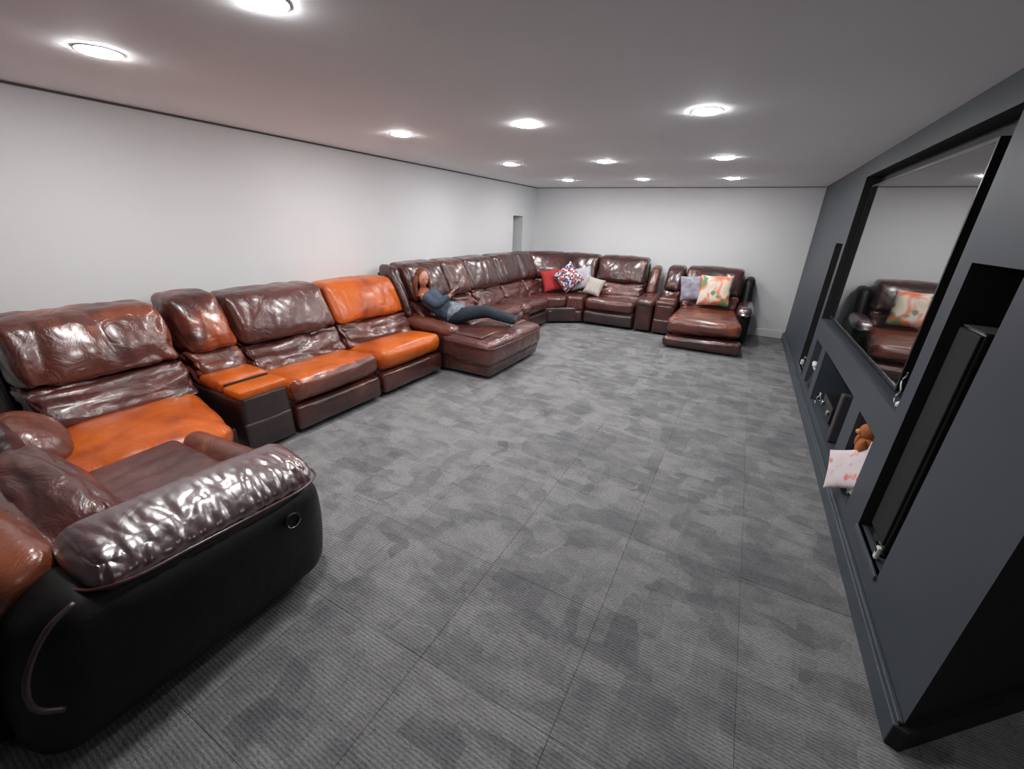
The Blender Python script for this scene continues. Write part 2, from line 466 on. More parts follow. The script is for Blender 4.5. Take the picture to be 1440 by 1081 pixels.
# raised ledge strips under the openings
for (y0, y1), (z0, z1), dp, kd in holes:
    if kd == 'slot':
        bevel(MB().box((RX - .012, y0, z0 - .03), (RX + .02, y1 + .0, z0)).make('ledge', SLATE2, wr_), .004)
bbm = struct('baseboard_right', MB().box((RX - .030, END_Y - .012, .001), (RX, DY - .02, .105)).box((RX - .018, END_Y, .105), (RX, DY - .02, .118)), SLATE2); bevel(bbm, .004)
# black return wall running away from the near end of the media wall
ret = MB(); dx_, dy_ = .745, .667
p0 = (RX, END_Y); p1 = (RX + dx_ * 2.75, END_Y + dy_ * 2.75)
t_ = .04
def prism(mb, pts, z0, z1):
    n = len(mb.v); k = len(pts)
    mb.v += [(x, y, z0) for x, y in pts] + [(x, y, z1) for x, y in pts]
    mb.f.append([n + i for i in range(k)][::-1]); mb.f.append([n + k + i for i in range(k)])
    for i in range(k): mb.f.append([n + i, n + (i + 1) % k, n + k + (i + 1) % k, n + k + i])
    return mb
prism(ret, [p0, (p1[0], p1[1]), (p1[0] - .03, p1[1] + .045), (RX + .005, END_Y + .05)], 0, H)
struct('wall_return', ret, BLKW)
rb = MB(); prism(rb, [(RX - .03, END_Y - .014), (RX + .01, END_Y - .03), (p1[0] + .02, p1[1] - .022), (p1[0], p1[1])], .001, .105)
bevel(struct('baseboard_return', rb, BLKW), .004)

# ------------------------------------------------------------------ ceiling lights
lx = [-2.852, -1.636, -.403]; ly = [1.177, 3.194, 5.170, 7.138]
LAB = {(0, 0): 'round white ceiling light nearest the left wall at the near end', (1, 0): 'round white ceiling light cut off by the top edge of the photo',
       (2, 0): 'round white ceiling light just above the top edge, over the near carpet',
       (0, 1): 'round ceiling light above the worn orange seats, second along the left wall', (1, 1): 'round ceiling light in the middle row, second from the near end',
       (2, 1): 'large bright ceiling light near the media wall, nearest of that row in view',
       (0, 2): 'small ceiling light above the chaise, third along the left wall', (1, 2): 'ceiling light in the middle row, third from the near end',
       (2, 2): 'ceiling light second from the far wall on the television side',
       (0, 3): 'tiny ceiling light over the far left corner of the sofa', (1, 3): 'tiny ceiling light nearest the far wall in the middle row',
       (2, 3): 'ceiling light nearest the far wall on the television side'}
spots = [(x, y, LAB[(i, j)], LENS) for i, x in enumerate(lx) for j, y in enumerate(ly) if (i, j) != (2, 0)]
spots.append((2.2, .55, 'unseen ceiling light added to light the carpet beyond the black wall end', LENS_DIM))  # unseen light put in to brighten the carpet strip
for x, y, lb_, lm_ in spots:
    if True:
        t = thing('ceiling_light', lb_, 'ceiling light', (x, y, H - .001), 'recessed lights in the ceiling')
        MB().lathe((x, y, H - .001), [(.090, 0), (.091, -.002), (.088, -.003), (.084, -.003), (.084, -.001)], 32).make('trim_ring', WHITE, t, smooth=True)
        MB().lathe((x, y, H - .001), [(.082, -.002), (.082, -.0055), (.074, -.0085), (.045, -.011), (.006, -.012)], 32).make('lens', lm_, t, smooth=True)

# ================================================================== SOFAS
def W_left(y0, back=LX + .07):
    """row along the left wall: s -> +y, d -> +x"""
    return lambda P: np.stack([back + P[:, 1], y0 + P[:, 0], P[:, 2]], 1)
def W_back(x0, back=DY - .07):
    """row along the back wall: s -> +x, d -> -y"""
    return lambda P: np.stack([x0 + P[:, 0], back - P[:, 1], P[:, 2]], 1)
def W_near(x0, y0):
    """near row facing +y: s -> +x, d -> +y"""
    return lambda P: np.stack([x0 + P[:, 0], y0 + P[:, 1], P[:, 2]], 1)

_sd = [0]
def sd(): _sd[0] += 1; return _sd[0]

LOWER = lambda T: .35 + .65 * np.clip(1.1 - .9 * (T[:, 2] + 1) / 2, 0, 1)
def back_rest(t, W, s0, s1, h, up_m, lo_m, wr_up=.018, wr_lo=.034, lean=.0, ws=1.0):
    """lumbar roll + headrest cushion, piping between"""
    g = .001; zm = h * .62
    fd0, fd1, fd2 = .62, .48, .30
    bot = [(s0 + g, .16, .43), (s1 - g, .16, .43), (s1 - g, fd0, .43), (s0 + g, fd0, .43)]
    top = [(s0 + g, .12, zm + .02), (s1 - g, .12, zm + .02), (s1 - g, fd1 - .02, zm + .02), (s0 + g, fd1 - .02, zm + .02)]
    puff('lumbar_cushion', t, lo_m, bot, top, r=.06, bulge=(.0, .06, .01), wr=wr_lo * ws, wf=(1.9, 6, 8), seed=sd(), res=.016, W=W, maxn=72, kb=.7)
    bot = [(s0 + g, .08, zm), (s1 - g, .08, zm), (s1 - g, fd1 + .02, zm), (s0 + g, fd1 + .02, zm)]
    top = [(s0 + g + .01, .02, h), (s1 - g - .01, .02, h), (s1 - g - .01, fd2, h - .01), (s0 + g + .01, fd2, h - .01)]
    puff('headrest_cushion', t, up_m, bot, top, r=.062, bulge=(.0, .075, .02), wr=wr_up * ws, wf=(3.6, 4, 2.4), seed=sd(), res=.017, W=W, maxn=70, wmask=LOWER, kb=.75)

def seat_unit(t, W, w, h, m_seat, m_front, m_up, m_lo, s0=0., dfront=1.02, foot=True, ws=1.0, seat_z=.50, m_foot=None, m_box=None):
    m_foot = m_foot or m_front
    b, tp = boxc(s0 + .004, s0 + w - .004, .02, .93, .035, .31)
    puff('base', t, DARK, b, tp, r=.02, bulge=(0, 0, 0), W=W, res=.12)
    b, tp = boxc(s0 + .006, s0 + w - .006, 0, .13, .06, h - .10)
    puff('back_shell', t, BLACK, b, tp, r=.04, bulge=(0, 0, 0), W=W, res=.1)
    g = .006
    bot = [(s0 + g, .42, .27), (s0 + w - g, .42, .27), (s0 + w - g, dfront - .03, .27), (s0 + g, dfront - .03, .27)]
    top = [(s0 + g, .42, seat_z - .04), (s0 + w - g, .42, seat_z - .04), (s0 + w - g, dfront, seat_z), (s0 + g, dfront, seat_z)]
    sc = puff('seat_cushion', t, m_seat, bot, top, r=.085, bulge=(0, .03, .03), wr=.006 * ws, wf=(3, 5, 6), seed=sd(), W=W, res=.025, maxn=52)
    if m_box:          # boxing panel of unworn leather along the cushion's front
        sc.data.materials.append(m_box); d_ = W(np.array([[0., 1, 0], [0, 0, 0]])); d_ = Vector(d_[0] - d_[1])
        for f in sc.data.polygons:
            if f.normal.dot(d_) > .35 and f.normal.z < .80: f.material_index = 1
    if foot:
        b, tp = boxc(s0 + .012, s0 + w - .012, .90, dfront - .01, .045, .265)
        puff('footrest_panel', t, m_foot, b, tp, r=.04, bulge=(0, .012, 0), wr=.004 * ws, wf=(3, 3, 6), seed=sd(), W=W, res=.03)
    back_rest(t, W, s0, s0 + w, h, m_up, m_lo, ws=ws)

def arm(t, W, s0, s1, z=.60, m_top=BURG, m_side=DARK, d0=.25, d1=1.0, wr=.006, m_in=None, pad=.13):
    b, tp = boxc(s0 + .01, s1 - .01, .05, d1 - .03, .035, z - pad + .04)
    puff('arm_panel', t, m_side, b, tp, r=.05, bulge=(.01, .01, 0), W=W, res=.05)
    bot = [(s0, d0, z - pad), (s1, d0, z - pad), (s1, d1, z - pad - .03), (s0, d1, z - pad - .03)]
    top = [(s0, d0, z + .02), (s1, d0, z + .02), (s1, d1, z - .02), (s0, d1, z - .02)]
    puff('arm_pad', t, m_top, bot, top, r=.065, bulge=(.015, .02, .025), wr=wr, wf=(8, 5, 6), seed=sd(), W=W, res=.022, maxn=56)

def console(t, W, s0, s1, h, m_top, m_front, m_up, m_lo, z=.52, dfront=1.0, slots=True):
    """storage console with split lid, drop-in cup tray and its own narrow back"""
    b, tp = boxc(s0 + .006, s1 - .006, .10, dfront, .035, z - .05)
    puff('console_body', t, m_front, b, tp, r=.022, bulge=(0, .004, 0), W=W, res=.06)
    b, tp = boxc(s0 + .006, s1 - .006, dfront - .04, dfront + .008, .04, .27)
    puff('lower_front_panel', t, m_front, b, tp, r=.018, bulge=(0, .004, 0), W=W, res=.05)
    b, tp = boxc(s0 + .004, s1 - .004, .48, dfront - .22, z - .06, z + .035)
    puff('console_lid', t, m_top, b, tp, r=.035, bulge=(0, 0, .02), wr=.006, seed=sd(), W=W, res=.022)
    b, tp = boxc(s0 + .004, s1 - .004, dfront - .20, dfront + .008, z - .07, z + .005)
    puff('console_top', t, m_top, b, tp, r=.025, bulge=(0, 0, .004), W=W, res=.03)
    b, tp = boxc(s0 + .03, s1 - .03, dfront - .215, dfront - .195, z - .05, z + .012)
    puff('tray_slot', t, BLACK, b, tp, r=.006, bulge=(0, 0, 0), W=W, res=.04)
    back_rest(t, W, s0, s1, h, m_up, m_lo)
    b, tp = boxc(s0 + .006, s1 - .006, 0, .13, .06, h - .10)
    puff('back_shell', t, BLACK, b, tp, r=.04, bulge=(0, 0, 0), W=W, res=.1)

SG = 'joined sections of the long leather sofa'
# ---------- near row: reclined end seat, facing the far wall
AX0, AX1, SX0 = -1.96, -1.585, -2.72
t = thing('recliner_seat', 'nearest leather recliner end seat with shiny creased arm and black outer side', 'sofa', (-2.1, .45, 0))
b, tp = boxc(AX0 + .02, AX1, .0, 1.06, .03, .60)
bot = [(AX0 + .02, -.0, .03), (AX1, -.02, .03), (AX1 + .0, 1.05, .03), (AX0 + .02, 1.05, .03)]
top = [(AX0 + .02, .12, .60), (AX1, .12, .62), (AX1, 1.08, .56), (AX0 + .02, 1.08, .58)]
puff('arm_side', t, BLACK, bot, top, r=.11, bulge=(.05, .05, 0), W=None, res=.03, maxn=50)
bot = [(AX0, .24, .56), (AX1 + .02, .24, .565), (AX1 + .01, 1.06, .53), (AX0, 1.12, .53)]
top = [(AX0 + .02, .26, .70), (AX1 - .03, .26, .68), (AX1 - .05, 1.06, .66), (AX0 + .02, 1.10, .67)]
puff('arm_pad', t, PLUM, bot, top, r=.07, bulge=(.01, .02, .03), wr=.0075, wf=(5, 20, 6), seed=3, res=.0085, maxn=130, wmask=lambda T: .35 + .9 * np.clip(T[:, 0] + .3, 0, 1))
rim('arm_piping', t, PIPE, [(AX1 - .10, .21, .60), (AX1 - .03, .25, .60), (AX1 + .022, .34, .60), (AX1 + .034, .50, .60), (AX1 + .038, .65, .595), (AX1 + .032, .85, .582), (AX1 + .012, .98, .57), (AX1 - .04, 1.07, .56), (AX1 - .12, 1.11, .55)], .006)
rim('rear_edge_sheen', t, DARK, [(AX1 - .01, .20, .605), (AX1 + .0, .13, .575), (AX1 + .016, .065, .50), (AX1 + .028, .035, .42), (AX1 + .026, .04, .35), (AX1 + .03, .08, .30)], .009)  # paler tube stands in for sheen along the arm's rear edge
# recline lever set into the side
lev = MB().lathe((AX1 + .048, .87, .47), [(.034, -.01), (.036, .006), (.030, .008), (.024, .0), (.004, -.002)], 20, 'x').make('recline_lever_cup', BLACK, t, smooth=True)
rim('lever_rim', lev, CHROME, [(AX1 + .058, .87 + .030 * math.cos(a), .47 + .030 * math.sin(a)) for a in np.linspace(-PI * .95, -PI * .1, 9)], .0025)
Wn = W_near(SX0, .0)
sw = AX0 - SX0 + .02
b, tp = boxc(0, sw, .1, 1.02, .03, .34); puff('base', t, DARK, b, tp, r=.03, W=Wn, res=.1, bulge=(0, 0, 0))
bot = [(.0, .36, .30), (sw, .36, .30), (sw, .98, .30), (.0, .98, .30)]; top = [(.0, .36, .50), (sw, .36, .50), (sw, .98, .52), (.0, .98, .52)]
puff('seat_cushion', t, ROSE, bot, top, r=.06, bulge=(0, .0, .02), wr=.006, wf=(5, 2, 3), seed=5, W=Wn, res=.02, maxn=50)
# rolled front edge
bot = [(.02, .95, .30), (sw + .03, .94, .30), (sw + .03, 1.13, .30), (.02, 1.12, .30)]; top = [(.02, .97, .53), (sw + .03, .94, .56), (sw + .03, 1.13, .56), (.02, 1.10, .53)]
puff('front_roll', t, TAN, bot, top, r=.095, bulge=(0, .01, .015), wr=.004, seed=6, W=Wn, res=.02)
# reclined back: pillow wing, centre panel, head roll
bot = [(.02, .52, .46), (sw - .02, .54, .46), (sw - .02, .18, .42), (.02, .18, .42)]
top = [(.0, .46, .76), (sw - .04, .46, .66), (sw - .04, .22, .62), (.0, .22, .74)]
puff('lumbar_cushion', t, ROSE, bot, top, r=.07, bulge=(.02, .03, .03), wr=.022, wf=(2.4, 6, 8), seed=8, W=Wn, res=.015, maxn=64)
bot = [(.02, .30, .46), (sw - .03, .30, .44), (sw - .03, .0, .40), (.02, .0, .40)]; top = [(.0, .30, .74), (sw - .05, .28, .62), (sw - .05, .06, .62), (.0, .06, .74)]
puff('back_panel', t, BURG, bot, top, r=.05, bulge=(0, 0, .02), wr=.01, seed=9, W=Wn, res=.03)
bot = [(-.05, .24, .50), (sw + .10, .28, .50), (sw + .12, .02, .46), (-.05, .0, .46)]; top = [(-.05, .22, .72), (sw + .10, .26, .68), (sw + .12, .06, .66), (-.05, .02, .70)]
puff('head_roll', t, TAN, bot, top, r=.085, bulge=(.01, .01, .02), wr=.006, seed=10, W=Wn, res=.02)
b, tp = boxc(-.02, sw + .10, -.18, .10, .03, .50); puff('back_shell', t, BLACK, b, tp, r=.08, W=Wn, res=.05, bulge=(0, .02, 0))

# ---------- near corner wedge
WX0, WX1, WY0, WY1 = LX + .07, SX0 - .005, .0, 1.485
t = thing('corner_wedge', 'near corner wedge with worn bright orange seat behind the nearest recliner', 'sofa', (-3.4, .7, 0), None)
bot = [(WX0 + .1, WY0 + .1, .03), (WX1, WY0 + .1, .03), (WX1, 1.02, .03), (WX0 + .1, 1.02, .03)]
puff('base', t, DARK, [(WX0 + .1, WY0 + .1, .03), (WX1, WY0 + .1, .03), (WX1 - .0, 1.10, .03), (-3.05, WY1 - .01, .03)][0:1] + [(WX1, WY0 + .1, .03), (WX1, 1.08, .03), (WX0 + .1, WY1 - .01, .03)],
     [(WX0 + .1, WY0 + .1, .32), (WX1, WY0 + .1, .32), (WX1, 1.08, .32), (WX0 + .1, WY1 - .01, .32)], r=.03, bulge=(0, 0, 0), res=.1)
bot = [(-3.55, .50, .27), (-2.74, .45, .27), (-2.64, 1.22, .27), (-3.52, WY1 - .02, .27)]
top = [(-3.58, .50, .47), (-2.74, .45, .47), (-2.56, 1.24, .50), (-3.50, WY1 - .02, .48)]
puff('seat_cushion', t, ORNG, bot, top, r=.10, bulge=(.05, .02, .05), wr=.010, wf=(3.2, 3.2, 5), seed=12, res=.018, maxn=64)
bot = [(-3.0, 1.08, .05), (-2.74, 1.08, .05), (-2.72, 1.16, .05), (-3.03, 1.46, .05)]
puff('front_panel', t, DARK, bot, [(x, y, .29) for x, y, _ in bot], r=.03, bulge=(0, .01, 0), res=.04)
Wl = W_left(.62)
back_rest(t, Wl, 0, .86, 1.11, WEDGE, ROSE, wr_up=.034, wr_lo=.036)
b, tp = boxc(0, .86, 0, .13, .06, 1.0); puff('back_shell', t, BLACK, b, tp, r=.04, W=Wl, res=.1, bulge=(0, 0, 0))
# lumbar ball in the corner and the cushions along the near side
puff('corner_bolster', t, TAN, [(-3.52, .36, .44), (-2.95, .30, .44), (-2.93, .64, .44), (-3.50, .74, .44)], [(-3.50, .36, .66), (-2.97, .30, .64), (-2.97, .56, .66), (-3.45, .62, .68)], r=.11, bulge=(.02, .03, .03), wr=.006, seed=14, res=.022)
puff('corner_cushion', t, ROSE, [(-3.75, .25, .62), (-3.1, .18, .62), (-3.05, .42, .62), (-3.66, .56, .62)], [(-3.80, .22, .98), (-3.15, .10, .96), (-3.12, .34, .94), (-3.70, .50, .98)], r=.09, bulge=(.02, .04, .02), wr=.012, seed=15, res=.022)
puff('side_cushion', t, BURG, [(-3.06, .16, .60), (-2.76, .16, .60), (-2.76, .44, .60), (-3.04, .44, .60)], [(-3.08, .10, .92), (-2.76, .10, .88), (-2.78, .36, .86), (-3.06, .36, .90)], r=.08, bulge=(.01, .04, .02), wr=.012, seed=16, res=.022)
puff('corner_shell', t, BLACK, [(WX0, WY0 - .05, .05), (WX1, WY0 - .05, .05), (WX1, WY0 + .14, .05), (WX0, WY0 + .14, .05)], [(WX0, WY0 - .05, .8), (WX1, WY0 - .05, .78), (WX1, WY0 + .12, .78), (WX0, WY0 + .12, .9)], r=.05, bulge=(0, 0, 0), res=.1)

# ---------- left wall row, lower sofa
t = thing('console_seat', 'storage console with orange lid and square dark end beside the near corner wedge', 'sofa', (-3.5, 1.69, 0), None)
console(t, W_left(1.495), 0, .395, 1.14, ORNG, DARK, MIX_, TAN, z=.53)
t = thing('recliner_seat', 'armless recliner with creased purple back and orange seat after the near console', 'sofa', (-3.5, 2.4, 0), None)
seat_unit(t, W_left(1.90), .965, 1.11, ORNG, BURG, ROSE, ROSE, dfront=1.04, ws=1.15, m_foot=BURG, m_box=TAN)
t = thing('recliner_seat', 'armless recliner with bright orange back and seat beside the chaise', 'sofa', (-3.5, 3.37, 0), None)
seat_unit(t, W_left(2.875), .985, 1.09, ORNG, BURG, ORNG, ROSE, dfront=1.04, m_foot=BURG)

# ---------- left wall row, taller sofa
HB = 1.21
t = thing('chaise_recliner', 'chaise recliner with extended footrest that the reading woman lies on', 'sofa', (-3.3, 4.55, 0), None)
W = W_left(3.885)
arm(t, W, .0, .22, z=.58, m_top=TAN, m_side=DARK, d0=.30, d1=1.13)
puff('side_wing', t, BURG, [(0.0, .12, .58), (.14, .12, .58), (.13, .52, .58), (0.0, .52, .58)], [(0.0, .02, HB), (.16, .02, HB), (.14, .26, HB - .02), (0, .26, HB - .03)], r=.07, bulge=(.02, .03, 0), wr=.01, seed=21, W=W, res=.03)
back_rest(t, W, .17, .93, HB, BURG, ROSE, ws=1.0)
back_rest(t, W, .93, 1.46, HB, ROSE, ROSE, ws=1.0)
b, tp = boxc(.01, 1.45, 0, .13, .06, HB - .1); puff('back_shell', t, BLACK, b, tp, r=.04, W=W, res=.1, bulge=(0, 0, 0))
b, tp = boxc(.03, 1.40, .1, 1.0, .035, .31); puff('base', t, DARK, b, tp, r=.02, W=W, res=.1, bulge=(0, 0, 0))
b, tp = boxc(.20, 1.40, .45, 1.06, .28, .49); puff('seat_cushion', t, ROSE, b, tp, r=.07, bulge=(0, .0, .02), wr=.006, seed=22, W=W, res=.03)
bot = [(-.03, .98, .20), (1.34, .98, .20), (1.36, 1.70, .17), (-.03, 1.70, .17)]; top = [(-.01, .98, .49), (1.34, .98, .49), (1.34, 1.70, .46), (-.02, 1.70, .46)]
puff('footrest', t, ROSE, bot, top, r=.075, bulge=(.01, .02, .02), wr=.007, wf=(3, 3, 5), seed=23, W=W, res=.025, maxn=56)
bot = [(.02, 1.05, .03), (1.28, 1.05, .03), (1.30, 1.66, .03), (.02, 1.66, .03)]; top = [(.0, 1.03, .22), (1.3, 1.03, .22), (1.32, 1.69, .22), (.0, 1.69, .22)]
puff('footrest_skirt', t, BURG, bot, top, r=.05, bulge=(.01, .01, 0), wr=.004, seed=24, W=W, res=.035)
rim('footrest_piping', t, PIPE, [(-.03, 1.05, .42), (-.035, 1.3, .415), (-.03, 1.6, .40), (.02, 1.70, .395), (.3, 1.725, .395), (.7, 1.735, .395), (1.1, 1.725, .395), (1.30, 1.70, .395)], .006, W)
puff('footrest_flap', t, ROSE, [(.06, 1.10, .47), (1.25, 1.10, .47), (1.22, 1.52, .465), (.06, 1.52, .465)], [(.06, 1.10, .505), (1.25, 1.10, .505), (1.22, 1.52, .495), (.06, 1.52, .495)], r=.016, bulge=(0, 0, .012), wr=.004, seed=25, W=W, res=.03)

t = thing('recliner_seat', 'dark red armless recliner just past the chaise, with a bulging arm front', 'sofa', (-3.5, 5.8, 0), None)
W = W_left(5.35)
seat_unit(t, W, .86, HB, ROSE, BURG, BURG, ROSE, m_foot=DARK)
arm(t, W, .58, .85, z=.53, m_top=ROSE, m_side=BURG, d0=.55, d1=1.08)
t = thing('recliner_seat', 'reddish recliner on the left wall next to the far corner wedge', 'sofa', (-3.5, 6.6, 0), None)
seat_unit(t, W_left(6.215), .84, HB, ROSE, BURG, BURG, ROSE, m_foot=DARK)

# ---------- far corner wedge
CY0 = 7.06; CX1 = -2.50; BY = DY - .07
t = thing('corner_wedge', 'far corner wedge of the sofa where the throw cushions are piled', 'sofa', (-3.4, 7.9, 0), None)
puff('base', t, DARK, [(LX + .1, CY0, .03), (-3.08, CY0, .03), (CX1, 7.52, .03), (LX + .1, BY, .03)][0:3] + [(CX1, BY - .02, .03)],
     [(LX + .12, CY0, .30), (-3.08, CY0, .30), (CX1, 7.52, .30), (CX1, BY - .02, .30)], r=.03, bulge=(0, 0, 0), res=.1)
puff('base', t, DARK, [(LX + .1, CY0 + .02, .03), (-3.3, CY0 + .02, .03), (CX1 - .1, BY - .05, .03), (LX + .1, BY - .02, .03)], [(LX + .1, CY0 + .02, .30), (-3.3, CY0 + .02, .30), (CX1 - .1, BY - .05, .30), (LX + .1, BY - .02, .30)], r=.03, bulge=(0, 0, 0), res=.1)
puff('seat_cushion', t, ROSE, [(-3.62, CY0 + .01, .27), (-3.04, CY0 + .01, .27), (-2.80, 7.36, .27), (-3.50, 8.05, .27)], [(-3.62, CY0 + .01, .47), (-3.0, CY0 + .01, .49), (-2.76, 7.36, .50), (-3.45, 8.05, .48)], r=.07, bulge=(.02, 0, .02), wr=.006, seed=31, res=.03)
puff('seat_cushion', t, ROSE, [(-3.48, 8.03, .27), (-2.79, 7.37, .27), (-2.505, 7.44, .27), (-2.505, 8.06, .27)], [(-3.45, 8.03, .48), (-2.76, 7.36, .50), (-2.505, 7.42, .50), (-2.505, 8.06, .48)], r=.05, bulge=(0, 0, .02), wr=.005, seed=32, res=.03)
puff('front_panel', t, BURG, [(-3.10, CY0 + .03, .05), (-3.02, CY0 + .03, .05), (-2.80, 7.40, .05), (-2.88, 7.48, .05)], [(-3.10, CY0 + .03, .25), (-3.01, CY0 + .03, .25), (-2.79, 7.39, .25), (-2.88, 7.48, .25)], r=.03, bulge=(.01, 0, 0), res=.04)
puff('front_panel', t, BURG, [(-2.80, 7.41, .05), (-2.51, 7.45, .05), (-2.51, 7.54, .05), (-2.84, 7.50, .05)], [(-2.80, 7.40, .25), (-2.51, 7.44, .25), (-2.51, 7.54, .25), (-2.84, 7.50, .25)], r=.03, bulge=(0, .01, 0), res=.04)
back_rest(t, W_left(7.06), 0, .66, HB, BURG, ROSE)
cw = math.radians(-45)
def W_diag(P):
    o = np.array([-3.93, 7.72]); a = np.array([math.cos(PI / 4), math.sin(PI / 4)]); n = np.array([math.sin(PI / 4), -math.cos(PI / 4)])
    xy = o + P[:, 0:1] * a + (P[:, 1:2] - .10) * n
    return np.stack([xy[:, 0], xy[:, 1], P[:, 2]], 1)
back_rest(t, W_diag, .0, .95, HB, BURG, ROSE, ws=.8)
back_rest(t, W_back(-3.30), 0, .80, HB, BURG, ROSE)
puff('back_shell', t, BLACK, [(LX + .07, CY0, .05), (LX + .16, CY0, .05), (-3.2, BY - .1, .05), (-3.3, BY, .05)], [(LX + .07, CY0, .8), (LX + .16, CY0, .8), (-3.2, BY - .1, .8), (-3.3, BY, .8)], r=.03, bulge=(0, 0, 0), res=.1)

# ---------- back row
t = thing('recliner_seat', 'recliner with plump headrest against the far wall, right of the piled cushions', 'sofa', (-2.0, 7.9, 0), None)
W = W_back(-2.50)
seat_unit(t, W, .94, HB, ROSE, BURG, BURG, ROSE, m_foot=DARK)
arm(t, W, .945, 1.265, z=.60, m_top=ROSE, m_side=BURG, d0=.30, d1=1.03)
puff('side_wing', t, ROSE, [(.98, .10, .60), (1.17, .10, .60), (1.17, .52, .60), (.98, .52, .60)], [(1.0, .02, HB - .12), (1.16, .02, HB - .12), (1.16, .26, HB - .14), (1.0, .26, HB - .14)], r=.06, bulge=(.01, .03, 0), wr=.006, seed=41, W=W, res=.03)
t = thing('console_seat', 'narrow console with its own small headrest on the far wall', 'sofa', (-1.07, 7.9, 0), None)
console(t, W_back(-1.225), 0, .325, 1.11, ROSE, BURG, BURG, ROSE, z=.57)
t = thing('recliner_seat', 'end recliner in the far right with its footrest raised and floral cushion', 'sofa', (-.3, 7.6, 0), None)
W = W_back(-.895)
back_rest(t, W, 0, .93, 1.13, BURG, ROSE)
b, tp = boxc(.01, .92, 0, .13, .06, 1.02); puff('back_shell', t, BLACK, b, tp, r=.04, W=W, res=.1, bulge=(0, 0, 0))
b, tp = boxc(.01, .93, .1, 1.0, .035, .30); puff('base', t, DARK, b, tp, r=.03, W=W, res=.1, bulge=(0, 0, 0))
bot = [(.01, .50, .26), (.94, .50, .26), (1.06, 1.70, .24), (-.01, 1.70, .20)]; top = [(.03, .50, .50), (.93, .50, .50), (1.06, 1.70, .47), (-.01, 1.70, .47)]
puff('seat_and_footrest', t, TAN, bot, top, r=.10, bulge=(.0, .03, .03), wr=.012, wf=(1.0, 6, 5), seed=44, W=W, res=.022, maxn=60)
bot = [(.0, 1.55, .03), (1.08, 1.55, .03), (1.10, 1.78, .02), (-.02, 1.78, .02)]; top = [(.0, 1.55, .19), (1.08, 1.55, .22), (1.10, 1.80, .22), (-.02, 1.80, .18)]
puff('footrest_panel', t, BURG, bot, top, r=.06, bulge=(0, .02, 0), wr=.005, seed=45, W=W, res=.03)
rim('footrest_arm', t, PLASTIC, [(.2, 1.0, .12), (.2, 1.62, .16)], .012, W)
rim('footrest_arm', t, PLASTIC, [(.85, 1.0, .12), (.85, 1.62, .16)], .012, W)
arm(t, W, .93, 1.15, z=.62, m_top=PLUM, m_side=BLACK, d0=.35, d1=.98, wr=.01)
puff('side_wing', t, BLACK, [(.93, .02, .40), (1.12, .02, .40), (1.12, .45, .40), (.93, .45, .40)], [(.95, .0, 1.02), (1.10, .0, 1.02), (1.10, .26, .98), (.95, .26, 1.0)], r=.07, bulge=(.01, .03, 0), wr=.006, seed=46, W=W, res=.03)
MB().lathe((-.895 + 1.04, BY - .99, .50), [(.06, -.02), (.07, 0), (.06, .02), (.02, .03)], 20, 'z').make('cup_rim', CHROME, t, smooth=True)

# ================================================================== THROW CUSHIONS
def mat_spots():
    mt, nt, b = new_mat('dotted_multicolour_fabric'); L = nt.links.new
    tc = nt.nodes.new('ShaderNodeTexCoord')
    v = N(nt, 'ShaderNodeTexVoronoi', Scale=38.0); L(tc.outputs['Object'], v.inputs['Vector'])
    hs = N(nt, 'ShaderNodeSeparateColor'); L(v.outputs['Color'], hs.inputs[0])
    c = ramp(nt, hs.outputs[0], [(0, (.04, .05, .16)), (.22, (.62, .08, .05)), (.4, (.75, .76, .8)), (.55, (.10, .16, .35)), (.68, (.8, .8, .78)), (.82, (.65, .30, .22)), (.93, (.05, .10, .10))])
    nt.nodes[-1].color_ramp.interpolation = 'CONSTANT' if hasattr(nt.nodes[-1], 'color_ramp') else 'LINEAR'
    L(c, b.inputs['Base Color']); b.inputs['Roughness'].default_value = .85; return mt
def mat_floral():
    mt, nt, b = new_mat('orange_floral_fabric'); L = nt.links.new
    tc = nt.nodes.new('ShaderNodeTexCoord')
    n = N(nt, 'ShaderNodeTexNoise', Scale=3.6, Detail=2.0, Distortion=.6); L(tc.outputs['Object'], n.inputs['Vector'])
    n2 = N(nt, 'ShaderNodeTexNoise', Scale=7.0, Detail=1.0); mp = N(nt, 'ShaderNodeMapping'); mp.inputs['Location'].default_value = (4, 2, 7)
    L(tc.outputs['Object'], mp.inputs['Vector']); L(mp.outputs[0], n2.inputs['Vector'])
    c = ramp(nt, n.outputs[0], [(.38, (.78, .70, .52)), (.47, (.82, .70, .66)), (.52, (.80, .38, .26)), (.57, (.82, .20, .10)), (.66, (.88, .22, .02))])
    f = ramp(nt, n2.outputs[0], [(.60, (0, 0, 0)), (.66, (1, 1, 1))])
    m_ = N(nt, 'ShaderNodeMix', _data_type='RGBA'); L(f, m_.inputs[0]); L(c, m_.inputs[6]); m_.inputs[7].default_value = (.18, .32, .16, 1)
    L(m_.outputs[2], b.inputs['Base Color']); b.inputs['Roughness'].default_value = .85; return mt
RED = plain('red_fabric', (.42, .03, .03), .85, noise=.15, scale=60)
PALE = plain('pale_beige_fabric', (.50, .46, .42), .85, noise=.12, scale=20)
GREYF = plain('pale_grey_fabric', (.52, .50, .55), .85, noise=.2, scale=25)
LAV = plain('grey_lavender_fabric', (.32, .31, .38), .85, noise=.35, scale=14)
SPOTS = mat_spots(); FLORAL = mat_floral()

